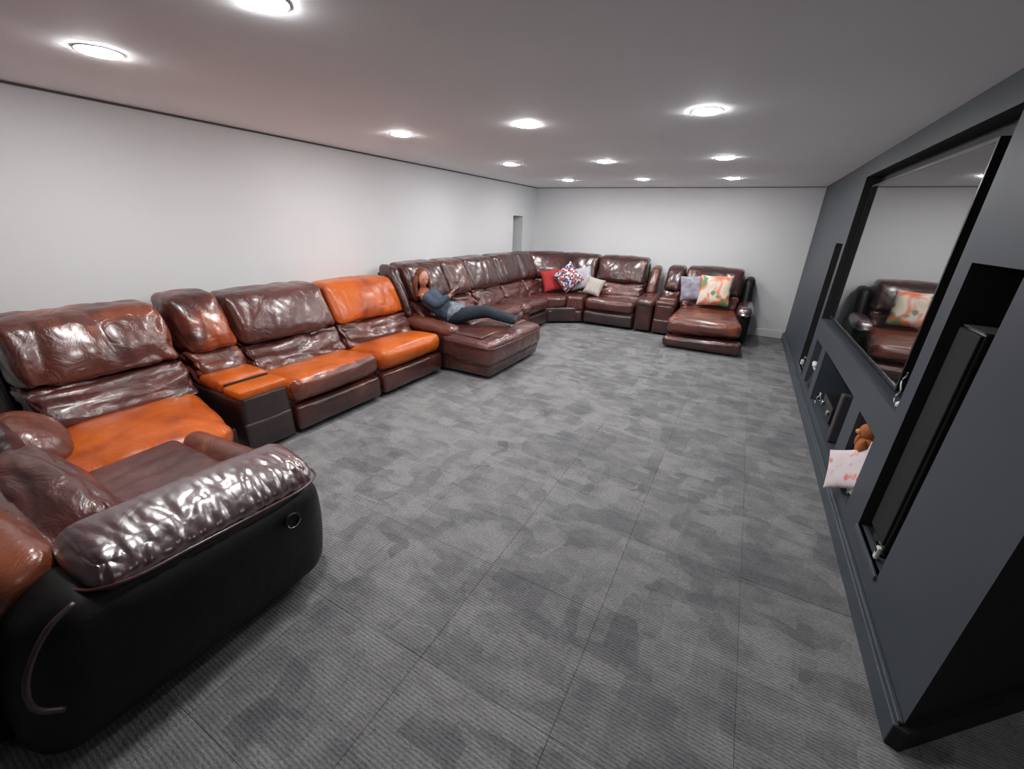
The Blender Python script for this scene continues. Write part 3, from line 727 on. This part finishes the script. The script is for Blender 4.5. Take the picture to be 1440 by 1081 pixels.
def pillow(label, c, size, th, R, mat, name='throw_cushion', group='throw cushions on the sofa', cat='cushion', seed=1, pipe=None):
    """square scatter cushion: pinched corners, domed faces; R = 3x3 rotation, local x,y in plane, z = normal"""
    n = 22; V = []; F = []
    g = np.linspace(-1, 1, n + 1)
    for side in (1, -1):
        for j in range(n + 1):
            for i in range(n + 1):
                u, v = g[i], g[j]
                pin = 1 - .09 * (1 - u * u) if abs(v) > 0 else 1
                x = u * (1 - .07 * (1 - v * v)); y = v * (1 - .07 * (1 - u * u))
                h = ((1 - u ** 4) * (1 - v ** 4)) ** .55
                V.append((x * size / 2, y * size / 2, side * h * th / 2))
    m_ = (n + 1) ** 2
    for j in range(n):
        for i in range(n):
            a = j * (n + 1) + i; q = [a, a + 1, a + n + 2, a + n + 1]
            F.append(q); F.append([m_ + k for k in q[::-1]])
    V = np.array(V)
    V[:, 2] += .10 * th * perlin(V * 9 + seed * 3.3) * (1 - (np.abs(V[:, 0]) / size * 2) ** 6)
    o = mesh_obj(name, V, F, mat, None, fix=False)
    Mx = Matrix(((R[0][0], R[1][0], R[2][0], 0), (R[0][1], R[1][1], R[2][1], 0), (R[0][2], R[1][2], R[2][2], 0), (0, 0, 0, 1)))
    o.matrix_world = Matrix.Translation(c) @ Mx
    w = o.modifiers.new('weld', 'WELD'); w.merge_threshold = .0005
    return props(o, label, cat, group)

def frame(nrm, spin=0.0):
    n_ = Vector(nrm).normalized(); x = Vector((0, 0, 1)).cross(n_).normalized(); y = n_.cross(x)
    a = math.cos(spin) * x + math.sin(spin) * y; b_ = -math.sin(spin) * x + math.cos(spin) * y
    return (a, b_, n_)
pillow('plain red throw cushion at the left of the far corner pile', (-3.22, 7.62, .72), .42, .12, frame((.75, -.75, .45), .15), RED)
pillow('multicoloured dotted throw cushion standing on one corner of the pile', (-2.90, 7.64, .80), .43, .14, frame((.35, -1, .30), .72), SPOTS)
pillow('pale grey throw cushion behind the dotted one', (-2.72, 7.86, .78), .42, .12, frame((.15, -1, .35), .25), GREYF)
pillow('pale beige throw cushion at the right of the far corner pile', (-2.41, 7.74, .67), .34, .13, frame((.05, -1, .55), -.2), PALE)
pillow('orange and cream floral throw cushion on the far right recliner', (-.36, 7.74, .80), .50, .15, frame((-.05, -1, .30), .05), FLORAL)
pillow('grey lavender throw cushion tucked left of the floral cushion', (-.70, 7.80, .80), .42, .13, frame((.25, -1, .32), .1), LAV)

# ================================================================== PERSON
SKIN = plain('skin', (.58, .30, .22), .55, noise=.05, scale=40)
HAIR = plain('auburn_hair', (.16, .045, .02), .5, noise=.5, scale=60, bmp=.3)
JEAN = plain('dark_blue_denim', (.020, .032, .045), .85, noise=.35, scale=40)
SHIRT = plain('slate_blue_cloth', (.055, .085, .125), .85, noise=.3, scale=18, bmp=.2)
SHIRT2 = plain('pale_blue_shirt_tail', (.22, .26, .32), .85, noise=.4, scale=20)
SOCK = plain('mauve_sock', (.12, .08, .085), .8, noise=.2)
ORTOP = plain('rust_scarf', (.35, .10, .05), .85, noise=.3, scale=30)

def skin_mesh(name, joints, edges, root, mat, parent, sub=2):
    off = Vector(parent.location) if parent else Vector((0, 0, 0))
    if parent and parent.parent: off += Vector(parent.parent.location)
    names = list(joints); me = bpy.data.meshes.new(name)
    me.from_pydata([tuple(Vector(joints[k][0]) - off) for k in names], [(names.index(a), names.index(b_)) for a, b_ in edges], [])
    o = bpy.data.objects.new(name, me); COL.objects.link(o)
    if parent: o.parent = parent
    md = o.modifiers.new('skin', 'SKIN'); md.use_smooth_shade = True
    lay = me.skin_vertices[0].data if me.skin_vertices else None
    if lay is None:
        me.attributes  # layer is created with the modifier
    for i, k in enumerate(names):
        r = joints[k][1]; r = r if isinstance(r, tuple) else (r, r)
        lay[i].radius = r; lay[i].use_root = (k == root)
    sb = o.modifiers.new('subsurf', 'SUBSURF'); sb.levels = sub; sb.render_levels = sub
    me.materials.append(mat)
    return o

t = thing('person', 'woman in slate blue top and dark jeans lying on the chaise holding a phone', 'person', (-3.2, 4.4, .5))
hip = Vector((-3.22, 4.38, .60)); che = Vector((-3.42, 4.17, .80)); nek = Vector((-3.47, 4.12, .93)); hd = Vector((-3.45, 4.10, 1.045))
side = Vector((.35, -.9, 0)).normalized()          # towards the camera side
J = {}
J['pelvis'] = (hip, (.105, .085)); J['waist'] = (hip.lerp(che, .5) + Vector((0, 0, .01)), (.095, .08)); J['chest'] = (che, (.10, .09))
J['neckb'] = (nek, .045); J['neck'] = (nek + Vector((.005, 0, .045)), .038); J['skull'] = (hd, (.070, .078)); J['crown'] = (hd + Vector((-.015, 0, .065)), (.058, .062))
E_ = [('pelvis', 'waist'), ('waist', 'chest'), ('chest', 'neckb'), ('neckb', 'neck'), ('neck', 'skull'), ('skull', 'crown')]
hands = {'n': Vector((-3.12, 4.25, .88)), 'f': Vector((-3.15, 4.37, .90))}
for k, sg in (('n', 1), ('f', -1)):
    sh = che + side * .135 * sg + Vector((-.03, .0, .06)); ha = hands[k]
    el = sh.lerp(ha, .5) + Vector((.0, 0, -.12)) + side * .03 * sg
    J['sh' + k] = (sh, .052); J['el' + k] = (el, .038); J['wr' + k] = (ha - (ha - el).normalized() * .05, .026); J['pa' + k] = (ha, (.036, .020))
    E_ += [('chest', 'sh' + k), ('sh' + k, 'el' + k), ('el' + k, 'wr' + k), ('wr' + k, 'pa' + k)]
    hp = hip + side * .07 * sg + Vector((.06, .02, -.01)); kn = Vector((-2.79, 4.52, .67)) + side * .07 * sg + Vector((0, 0, .02 * sg)); an = Vector((-2.44, 4.66, .575)) + side * .055 * sg
    J['hp' + k] = (hp, .080); J['kn' + k] = (kn, .056); J['cf' + k] = (kn.lerp(an, .4), .052); J['an' + k] = (an, .034)
    to = an + Vector((.08, .03, .11)); J['he' + k] = (an + Vector((.03, .01, .0)), .034); J['to' + k] = (to, (.038, .020))
    E_ += [('pelvis', 'hp' + k), ('hp' + k, 'kn' + k), ('kn' + k, 'cf' + k), ('cf' + k, 'an' + k), ('an' + k, 'he' + k), ('he' + k, 'to' + k)]
body = skin_mesh('body', J, E_, 'pelvis', SKIN, t)
# five fingers per hand, curled round the phone
FJ = {}; FE = []
for k, sg in (('n', 1), ('f', -1)):
    ha = hands[k]; dirn = (ha - J['wr' + k][0]).normalized(); acr = Vector((.25, .55 * -sg, .78)).normalized()
    for q in range(4):
        L_ = (.060, .070, .066, .052)[q]; a0 = ha + acr * (.022 - .015 * q)
        a1 = a0 + dirn * L_ * .55 + Vector((0, 0, .010)); a2 = a1 + (dirn * .4 + side * -sg * .9).normalized() * L_ * .5
        for nm, p_, r_ in (('a', a0, .0085), ('b', a1, .0080), ('c', a2, .0065)): FJ[f'{k}{q}{nm}'] = (p_, r_)
        FE += [(f'{k}{q}a', f'{k}{q}b'), (f'{k}{q}b', f'{k}{q}c')]
    th0 = ha - dirn * .02 + side * -sg * .015 + Vector((0, 0, .015)); th1 = th0 + (side * -sg + Vector((0, 0, .8)) + dirn * .5).normalized() * .035; th2 = th1 + dirn * .03
    for nm, p_, r_ in (('a', th0, .011), ('b', th1, .009), ('c', th2, .007)): FJ[f'{k}t{nm}'] = (p_, r_)
    FE += [(f'{k}ta', f'{k}tb'), (f'{k}tb', f'{k}tc')]
def multi_chain(name, FJ, FE, mat, parent):
    mb = MB(); done = {}
    ch = {}
    for k in FJ: ch.setdefault(k[:-1], []).append(k)
    for c_, ks in ch.items():
        ks = sorted(ks); pts = []; rs = []
        for i in range(len(ks)):
            pts.append(FJ[ks[i]][0]); rs.append(FJ[ks[i]][1])
            if i < len(ks) - 1: pts.append(FJ[ks[i]][0].lerp(FJ[ks[i + 1]][0], .5)); rs.append((FJ[ks[i]][1] + FJ[ks[i + 1]][1]) / 2)
        d = (pts[-1] - pts[-2]).normalized(); pts.append(pts[-1] + d * rs[-1] * .8); rs.append(rs[-1] * .45)
        mb.tube([tuple(p) for p in pts], rs, 8)
    return mb.make(name, mat, parent, smooth=True)
multi_chain('fingers', FJ, FE, SKIN, t)
# clothes follow the same joints, a little fuller
def sub_j(keys, grow, extra=None):
    d = {}
    for k in keys:
        p_, r_ = J[k]; r_ = r_ if isinstance(r_, tuple) else (r_, r_); d[k] = (p_, (r_[0] + grow, r_[1] + grow))
    if extra: d.update(extra)
    return d
def loft(mb, rings, k=16):
    """rings: (centre, side axis, radius along side, radius across); rounded ends"""
    n0 = len(mb.v); R_ = []
    cs = [Vector(r[0]) for r in rings]
    for i, (c, a, ra, rb_) in enumerate(rings):
        tg = (cs[min(i + 1, len(cs) - 1)] - cs[max(i - 1, 0)]).normalized(); a = Vector(a); a = (a - tg * a.dot(tg)).normalized(); b_ = tg.cross(a)
        R_.append((cs[i], a, b_, ra, rb_, tg))
    c, a, b_, ra, rb_, tg = R_[0]; R_.insert(0, (c - tg * min(ra, rb_) * .35, a, b_, ra * .55, rb_ * .55, tg))
    c, a, b_, ra, rb_, tg = R_[-1]; R_.append((c + tg * min(ra, rb_) * .35, a, b_, ra * .55, rb_ * .55, tg))
    for c, a, b_, ra, rb_, tg in R_:
        for j in range(k):
            an_ = 2 * PI * j / k; mb.v.append(tuple(c + a * ra * math.cos(an_) + b_ * rb_ * math.sin(an_)))
    for i in range(len(R_) - 1):
        for j in range(k): mb.f.append([n0 + i * k + j, n0 + i * k + (j + 1) % k, n0 + (i + 1) * k + (j + 1) % k, n0 + (i + 1) * k + j])
    mb.f.append([n0 + j for j in range(k)][::-1]); mb.f.append([n0 + (len(R_) - 1) * k + j for j in range(k)])
def rings_between(P, rad, side_, sub=4):
    out = []
    for i in range(len(P) - 1):
        for u in range(sub):
            f_ = u / sub; f2 = f_ * f_ * (3 - 2 * f_)
            out.append((P[i].lerp(P[i + 1], f_), side_, rad[i][0] + (rad[i + 1][0] - rad[i][0]) * f2, rad[i][1] + (rad[i + 1][1] - rad[i][1]) * f2))
    out.append((P[-1], side_, rad[-1][0], rad[-1][1])); return out
def rumple(o, amp, f, seed):
    me = o.data; n = len(me.vertices); co = np.zeros(n * 3); me.vertices.foreach_get('co', co); co = co.reshape(-1, 3)
    nr = np.zeros(n * 3); me.vertices.foreach_get('normal', nr); nr = nr.reshape(-1, 3)
    co += nr * (amp * perlin(co * f + seed))[:, None]; me.vertices.foreach_set('co', co.ravel()); me.update()
    sb = o.modifiers.new('subsurf', 'SUBSURF'); sb.levels = 1; sb.render_levels = 1
mb = MB()
loft(mb, rings_between([nek + Vector((0, 0, -.05)), che + Vector((0, 0, .03)), hip.lerp(che, .45), hip + Vector((-.02, 0, .02))], [(.085, .075), (.165, .125), (.155, .125), (.165, .125)], side), 20)
for k in 'nf':
    loft(mb, rings_between([J['sh' + k][0].lerp(che, .3), J['sh' + k][0], J['el' + k][0], J['wr' + k][0]], [(.07, .07), (.075, .07), (.060, .056), (.040, .038)], side), 12)
rumple(mb.make('top', SHIRT, t, smooth=True), .018, 14, 3)
mb = MB()
for k in 'nf':
    loft(mb, rings_between([hip + Vector((-.03, 0, -.01)), J['hp' + k][0], J['kn' + k][0], J['cf' + k][0], J['an' + k][0]], [(.115, .10), (.108, .10), (.082, .078), (.074, .070), (.052, .050)], side), 14)
rumple(mb.make('jeans', JEAN, t, smooth=True), .010, 14, 8)
mb = MB()
loft(mb, rings_between([hip.lerp(che, .22), hip + Vector((.02, .01, .025)), hip + Vector((.13, .05, .03))], [(.168, .128), (.172, .130), (.160, .112)], side), 20)
rumple(mb.make('shirt_hem', SHIRT2, t, smooth=True), .02, 16, 5)
mb = MB(); loft(mb, rings_between([nek + Vector((.02, 0, -.075)), nek + Vector((.025, 0, .005))], [(.135, .115), (.062, .060)], side), 14)
rumple(mb.make('collar', ORTOP, t, smooth=True), .012, 22, 2)
for k in 'nf':
    sk = sub_j(['he' + k, 'to' + k, 'an' + k], .006)
    skin_mesh('sock', sk, [('an' + k, 'he' + k), ('he' + k, 'to' + k)], 'he' + k, SOCK, t)
# face: turned towards the phone (+x, a little to the camera)
fd = Vector((.86, -.38, -.28)).normalized(); fs = Vector((0, 0, 1)).cross(fd).normalized(); fu = fd.cross(fs)
fu = fu if fu.z > 0 else -fu
def ell(name, c, r, axes, mat, parent, n=12):
    V = []; F = []
    for i in range(n + 1):
        th = PI * i / n
        for j in range(n * 2):
            ph = PI * j / n
            q = (math.sin(th) * math.cos(ph) * r[0], math.sin(th) * math.sin(ph) * r[1], math.cos(th) * r[2])
            V.append(tuple(Vector(c) + axes[0] * q[0] + axes[1] * q[1] + axes[2] * q[2]))
    for i in range(n):
        for j in range(n * 2):
            a = i * n * 2 + j; b_ = i * n * 2 + (j + 1) % (n * 2); F.append([a, b_, b_ + n * 2, a + n * 2])
    return mesh_obj(name, V, F, mat, parent)
AX = (fd, fs, fu)
fc = hd + Vector((0, 0, .02))
ell('face', fc + fd * .018, (.078, .066, .098), AX, SKIN, t, 14)
ell('nose', fc + fd * .098 - fu * .012, (.017, .010, .020), AX, SKIN, t, 8)
EYE = plain('eye_dark', (.03, .02, .02), .3); LIP = plain('lips', (.45, .12, .10), .5)
for s_ in (1, -1):
    ell('eye', fc + fd * .085 + fs * .026 * s_ + fu * .012, (.008, .012, .006), AX, EYE, t, 8)
    ell('ear', fc + fs * .068 * s_ - fd * .01, (.016, .008, .026), AX, SKIN, t, 8)
ell('mouth', fc + fd * .088 - fu * .048, (.007, .021, .006), AX, LIP, t, 8)
# hair: cap plus long locks falling behind the shoulder
hair = ell('hair', fc - fd * .022 + fu * .016, (.088, .082, .103), AX, HAIR, t, 16)
mb = MB()
for i in range(16):
    a = -1.9 + i * .25; sx = fs * math.sin(a) * .078 - fd * math.cos(a) * .07
    p0_ = fc + sx + fu * .03; mb.tube([tuple(p0_), tuple(p0_ + Vector((-.015, 0, -.08)) + sx * .15), tuple(p0_ + Vector((-.01, 0, -.17)) + sx * .3), tuple(p0_ + Vector((.02, -.01, -.24)) + sx * .5)], [.020, .022, .018, .006], 7)
lk = mb.make('hair_locks', HAIR, t, smooth=True); lk['kind'] = 'stuff'
# phone
ph = thing('phone', 'small dark phone held up in both hands by the reclining woman', 'phone', (-3.06, 4.38, .93))
pa = Vector((-.25, .96, .12)).normalized(); pn = Vector((-.85, -.25, .45)).normalized(); pu = pn.cross(pa).normalized(); pn = pa.cross(pu)
Mp = Matrix(((pa.x, pu.x, pn.x, 0), (pa.y, pu.y, pn.y, 0), (pa.z, pu.z, pn.z, 0), (0, 0, 0, 1))); Mp = Matrix.Translation((-3.085, 4.31, .925)) @ Mp
bevel(MB().box((-.075, -.036, -.004), (.075, .036, .004), Mp).make('case', PLASTIC, ph), .003)
MB().box((-.070, -.032, .0041), (.070, .032, .0047), Mp).make('screen', plain('phone_screen', (.03, .03, .035), .1), ph)

# ================================================================== MEDIA WALL THINGS
t = thing('television', 'huge wall-mounted black television mirroring the far sofa', 'television', (RX + .11, 4.2, .95))
sy0, sy1, sz0, sz1 = 2.98, 5.48, .92, 2.17
bz = .018; x0_, x1_ = RX + .050, RX + .10
fr = MB().box((x0_, sy0, sz0), (x1_, sy1, sz0 + bz)).box((x0_, sy0, sz1 - bz), (x1_, sy1, sz1)).box((x0_, sy0, sz0 + bz), (x1_, sy0 + bz, sz1 - bz)).box((x0_, sy1 - bz, sz0 + bz), (x1_, sy1, sz1 - bz))
fr.make('frame', PLASTIC, t)
MB().box((x0_ + .006, sy0 + bz, sz0 + bz), (x1_ - .004, sy1 - bz, sz1 - bz)).make('screen', SCREEN, t)
MB().box((x1_, 3.6, 1.2), (RX + .118, 4.8, 1.9)).make('wall_bracket', PLASTIC, t)

def tower(label, y0, y1, z0, z1, xf):
    t = thing('tower_speaker', label, 'speaker', ((xf + .12), (y0 + y1) / 2, z0), 'tower speakers in the wall slots')
    bevel(MB().box((xf + .012, y0, z0), (xf + .27, y1, z1)).make('cabinet', PLASTIC, t), .008)
    bevel(MB().box((xf, y0 + .008, z0 + .05), (xf + .012, y1 - .008, z1 - .01)).make('grille', GRILLE, t), .004)
    MB().box((xf + .01, y0 + .01, z1 + .0005), (xf + .25, y1 - .01, z1 + .004)).make('top_plate', plain('brushed_top_plate', (.10, .10, .11), .35), t)
    b_ = MB().box((xf - .004, y0 + .03, z0 + .018), (xf + .012, y0 + .07, z0 + .032)); b_.make('badge', CHROME, t)
    MB().box((xf + .0, y0 - .01, z0 - .0), (xf + .26, y1 + .01, z0 + .012)).make('plinth', PLASTIC, t)
tower('black tower speaker standing in the tall near slot', 2.31, 2.53, .262, 1.385, RX + .035)
tower('black tower speaker standing in the tall far slot', 5.76, 5.98, .222, 1.34, RX + .05)

WHT = plain('white_plastic', (.75, .75, .75), .4)
# near niche: pale patterned cushion poking out, plush toy, white box, black and white cushion
def mat_zebra():
    mt, nt, b = new_mat('black_white_print'); tc = nt.nodes.new('ShaderNodeTexCoord'); n = N(nt, 'ShaderNodeTexNoise', Scale=28.0, Detail=2.0)
    nt.links.new(tc.outputs['Object'], n.inputs['Vector']); nt.links.new(ramp(nt, n.outputs[0], [(.47, (.01, .01, .01)), (.53, (.75, .75, .75))]), b.inputs['Base Color']); b.inputs['Roughness'].default_value = .8; return mt
def mat_pinkprint():
    mt, nt, b = new_mat('pink_white_print'); tc = nt.nodes.new('ShaderNodeTexCoord'); n = N(nt, 'ShaderNodeTexNoise', Scale=9.0, Detail=3.0)
    nt.links.new(tc.outputs['Object'], n.inputs['Vector']); nt.links.new(ramp(nt, n.outputs[0], [(.30, (.25, .25, .3)), (.38, (.72, .62, .66)), (.6, (.78, .70, .72)), (.66, (.80, .25, .20))]), b.inputs['Base Color']); b.inputs['Roughness'].default_value = .8; return mt
pillow('pink and white printed cushion leaning out of the small near niche', (RX + .000, 3.05, .345), .28, .05, frame((-.80, -.42, .42), .62), mat_pinkprint(), name='printed_cushion', group=None)
pillow('black and white patterned cushion at the bottom of the near niche', (RX + .09, 2.97, .27), .22, .07, frame((-.9, -.2, .3), .1), mat_zebra(), name='patterned_cushion', group=None)
t = thing('plush_toy', 'orange brown plush toy sitting in the small near niche', 'toy', (RX + .09, 3.14, .42))
PLUSH = plain('orange_plush', (.45, .15, .05), .95, noise=.2, scale=120, bmp=.6); I3 = (Vector((1, 0, 0)), Vector((0, 1, 0)), Vector((0, 0, 1)))
ell('body', (RX + .075, 3.13, .475), (.06, .062, .085), I3, PLUSH, t)
ell('head', (RX + .06, 3.15, .585), (.050, .055, .052), I3, PLUSH, t)
for s_ in (-1, 1):
    ell('ear', (RX + .065, 3.15 + s_ * .042, .632), (.014, .018, .018), I3, PLUSH, t, 8)
    ell('arm', (RX + .035, 3.13 + s_ * .05, .505), (.022, .018, .045), I3, PLUSH, t, 8)
    ell('leg', (RX + .07, 3.12 + s_ * .035, .42), (.05, .024, .026), I3, PLUSH, t, 8)
ell('muzzle', (RX + .010, 3.15, .575), (.016, .022, .016), I3, plain('plush_muzzle', (.62, .30, .14), .95), t, 8)
t = thing('board_game_box', 'white box with printed lid standing at the right of the near niche', 'box', (RX + .14, 2.95, .21))
Mb = Matrix.Translation((RX + .13, 2.93, .43)) @ Matrix.Rotation(.15, 4, 'X')
bevel(MB().box((-.10, -.045, -.20), (.10, .03, .17), Mb).make('box_base', WHT, t), .003)
bevel(MB().box((-.103, -.015, -.203), (.103, .034, .173), Mb).make('lid', mat_pinkprint(), t), .003)
# wide niche: slab cabinet, small kit with lights
t = thing('games_console', 'dark grey slab-shaped console standing upright in the wide niche', 'games console', (RX + .15, 3.95, .2))
bevel(MB().box((RX + .015, 3.78, .203), (RX + .30, 3.86, .60)).make('casing', PLASTIC2, t), .012)
bevel(MB().box((RX + .03, 3.865, .215), (RX + .29, 3.885, .585)).make('side_panel', PLASTIC, t), .008)
t = thing('receiver', 'black receiver box with glinting knobs in the wide niche', 'receiver', (RX + .2, 4.4, .2))
bevel(MB().box((RX + .06, 4.15, .215), (RX + .33, 4.58, .36)).make('casing', PLASTIC, t), .006)
for q in range(2): MB().lathe((RX + .06, 4.22 + q * .28, .29), [(.024, 0), (.024, -.02), (.020, -.024), (.004, -.024)], 20, 'x').make('knob', CHROME, t, smooth=True)
for q in range(4): MB().box((RX + .08, 4.17, .2015), (RX + .10, 4.19, .216)).make('foot', PLASTIC, t) if q == 0 else MB().box((RX + .08 + .2 * (q % 2), 4.17 + .37 * (q // 2), .2015), (RX + .10 + .2 * (q % 2), 4.19 + .37 * (q // 2), .216)).make('foot', PLASTIC, t)
t = thing('cable_bundle', 'tangle of pale cables at the far end of the wide niche', 'cable', (RX + .08, 4.70, .2))
rr_ = random.Random(4)
for q in range(4):
    P_ = [(RX + .04 + .02 * q + rr_.uniform(-.02, .02), 4.68 + .03 * math.sin(k * 1.1 + q), .206 + .02 * k * .9) for k in range(7)]
    MB().tube(P_, .0035, 6).make('cable', WHT if q < 2 else PLASTIC, t, smooth=True)
# far small niche: white flower-like ornament
t = thing('flower_ornament', 'small white flower ornament in the narrow far niche', 'ornament', (RX + .06, 5.22, .2))
MB().lathe((RX + .05, 5.22, .201), [(.035, 0), (.045, .05), (.030, .14), (.022, .17)], 20).make('vase', PLASTIC2, t, smooth=True)
for q in range(7):
    a = q * 2 * PI / 7; c_ = Vector((RX + .05 + .035 * math.cos(a), 5.22 + .045 * math.sin(a), .44 + .035 * math.sin(q * 2.3)))
    ell('petal', c_, (.028, .030, .022), I3, WHT, t, 8)
    MB().tube([(RX + .05, 5.22, .34), tuple(c_)], .003, 5).make('stem', PLASTIC2, t)
# white shapes for ledge glare and slot glints, plus a cable
t = thing('ledge_glare', 'small white ball for the glare on the near end of the television ledge', 'glare', (RX + .035, 2.80, .881))  # white ball stands in for a spot of glare on the ledge
MB().lathe((RX + .035, 2.80, .881), [(.010, 0), (.014, .004), (.018, .014), (.016, .026), (.007, .033), (.001, .034)], 20).make('glare_ball', WHT, t, smooth=True)
MB().lathe((RX + .035, 2.80, .881), [(.012, 0), (.012, .003), (.007, .004)], 20).make('foot', PLASTIC, t, smooth=True)
t = thing('cable', 'pale looped cable hanging at the near lower corner of the television', 'cable', (RX + .04, 2.86, .9))
MB().tube([(RX + .03, 2.86 + .02 * math.sin(k * 1.3), .887 + .02 * k) for k in range(10)], .004, 6).make('wire', WHT, t, smooth=True)
t = thing('silver_item', 'small silver item, its glint coloured white, at the bottom of the near speaker slot', 'silver item', (RX + .014, 2.30, .262))  # silver item whose glint is given by the white colour
bevel(MB().box((RX + .008, 2.26, .262), (RX + .026, 2.29, .33)).make('shell', WHT, t), .005)
MB().box((RX + .006, 2.265, .30), (RX + .0079, 2.285, .32)).make('dark_front', PLASTIC, t)
t = thing('slot_glint', 'small white block for the plug lying at the bottom of the far speaker slot', 'glint', (RX + .02, 6.07, .222))  # white block made up to show a glint in the slot
bevel(MB().box((RX + .005, 6.04, .222), (RX + .04, 6.09, .28)).make('glint_body', WHT, t), .008)
MB().tube([(RX + .025, 6.06, .28), (RX + .03, 6.05, .33), (RX + .06, 6.04, .30), (RX + .09, 6.03, .225)], .003, 6).make('glint_trail', WHT, t, smooth=True)
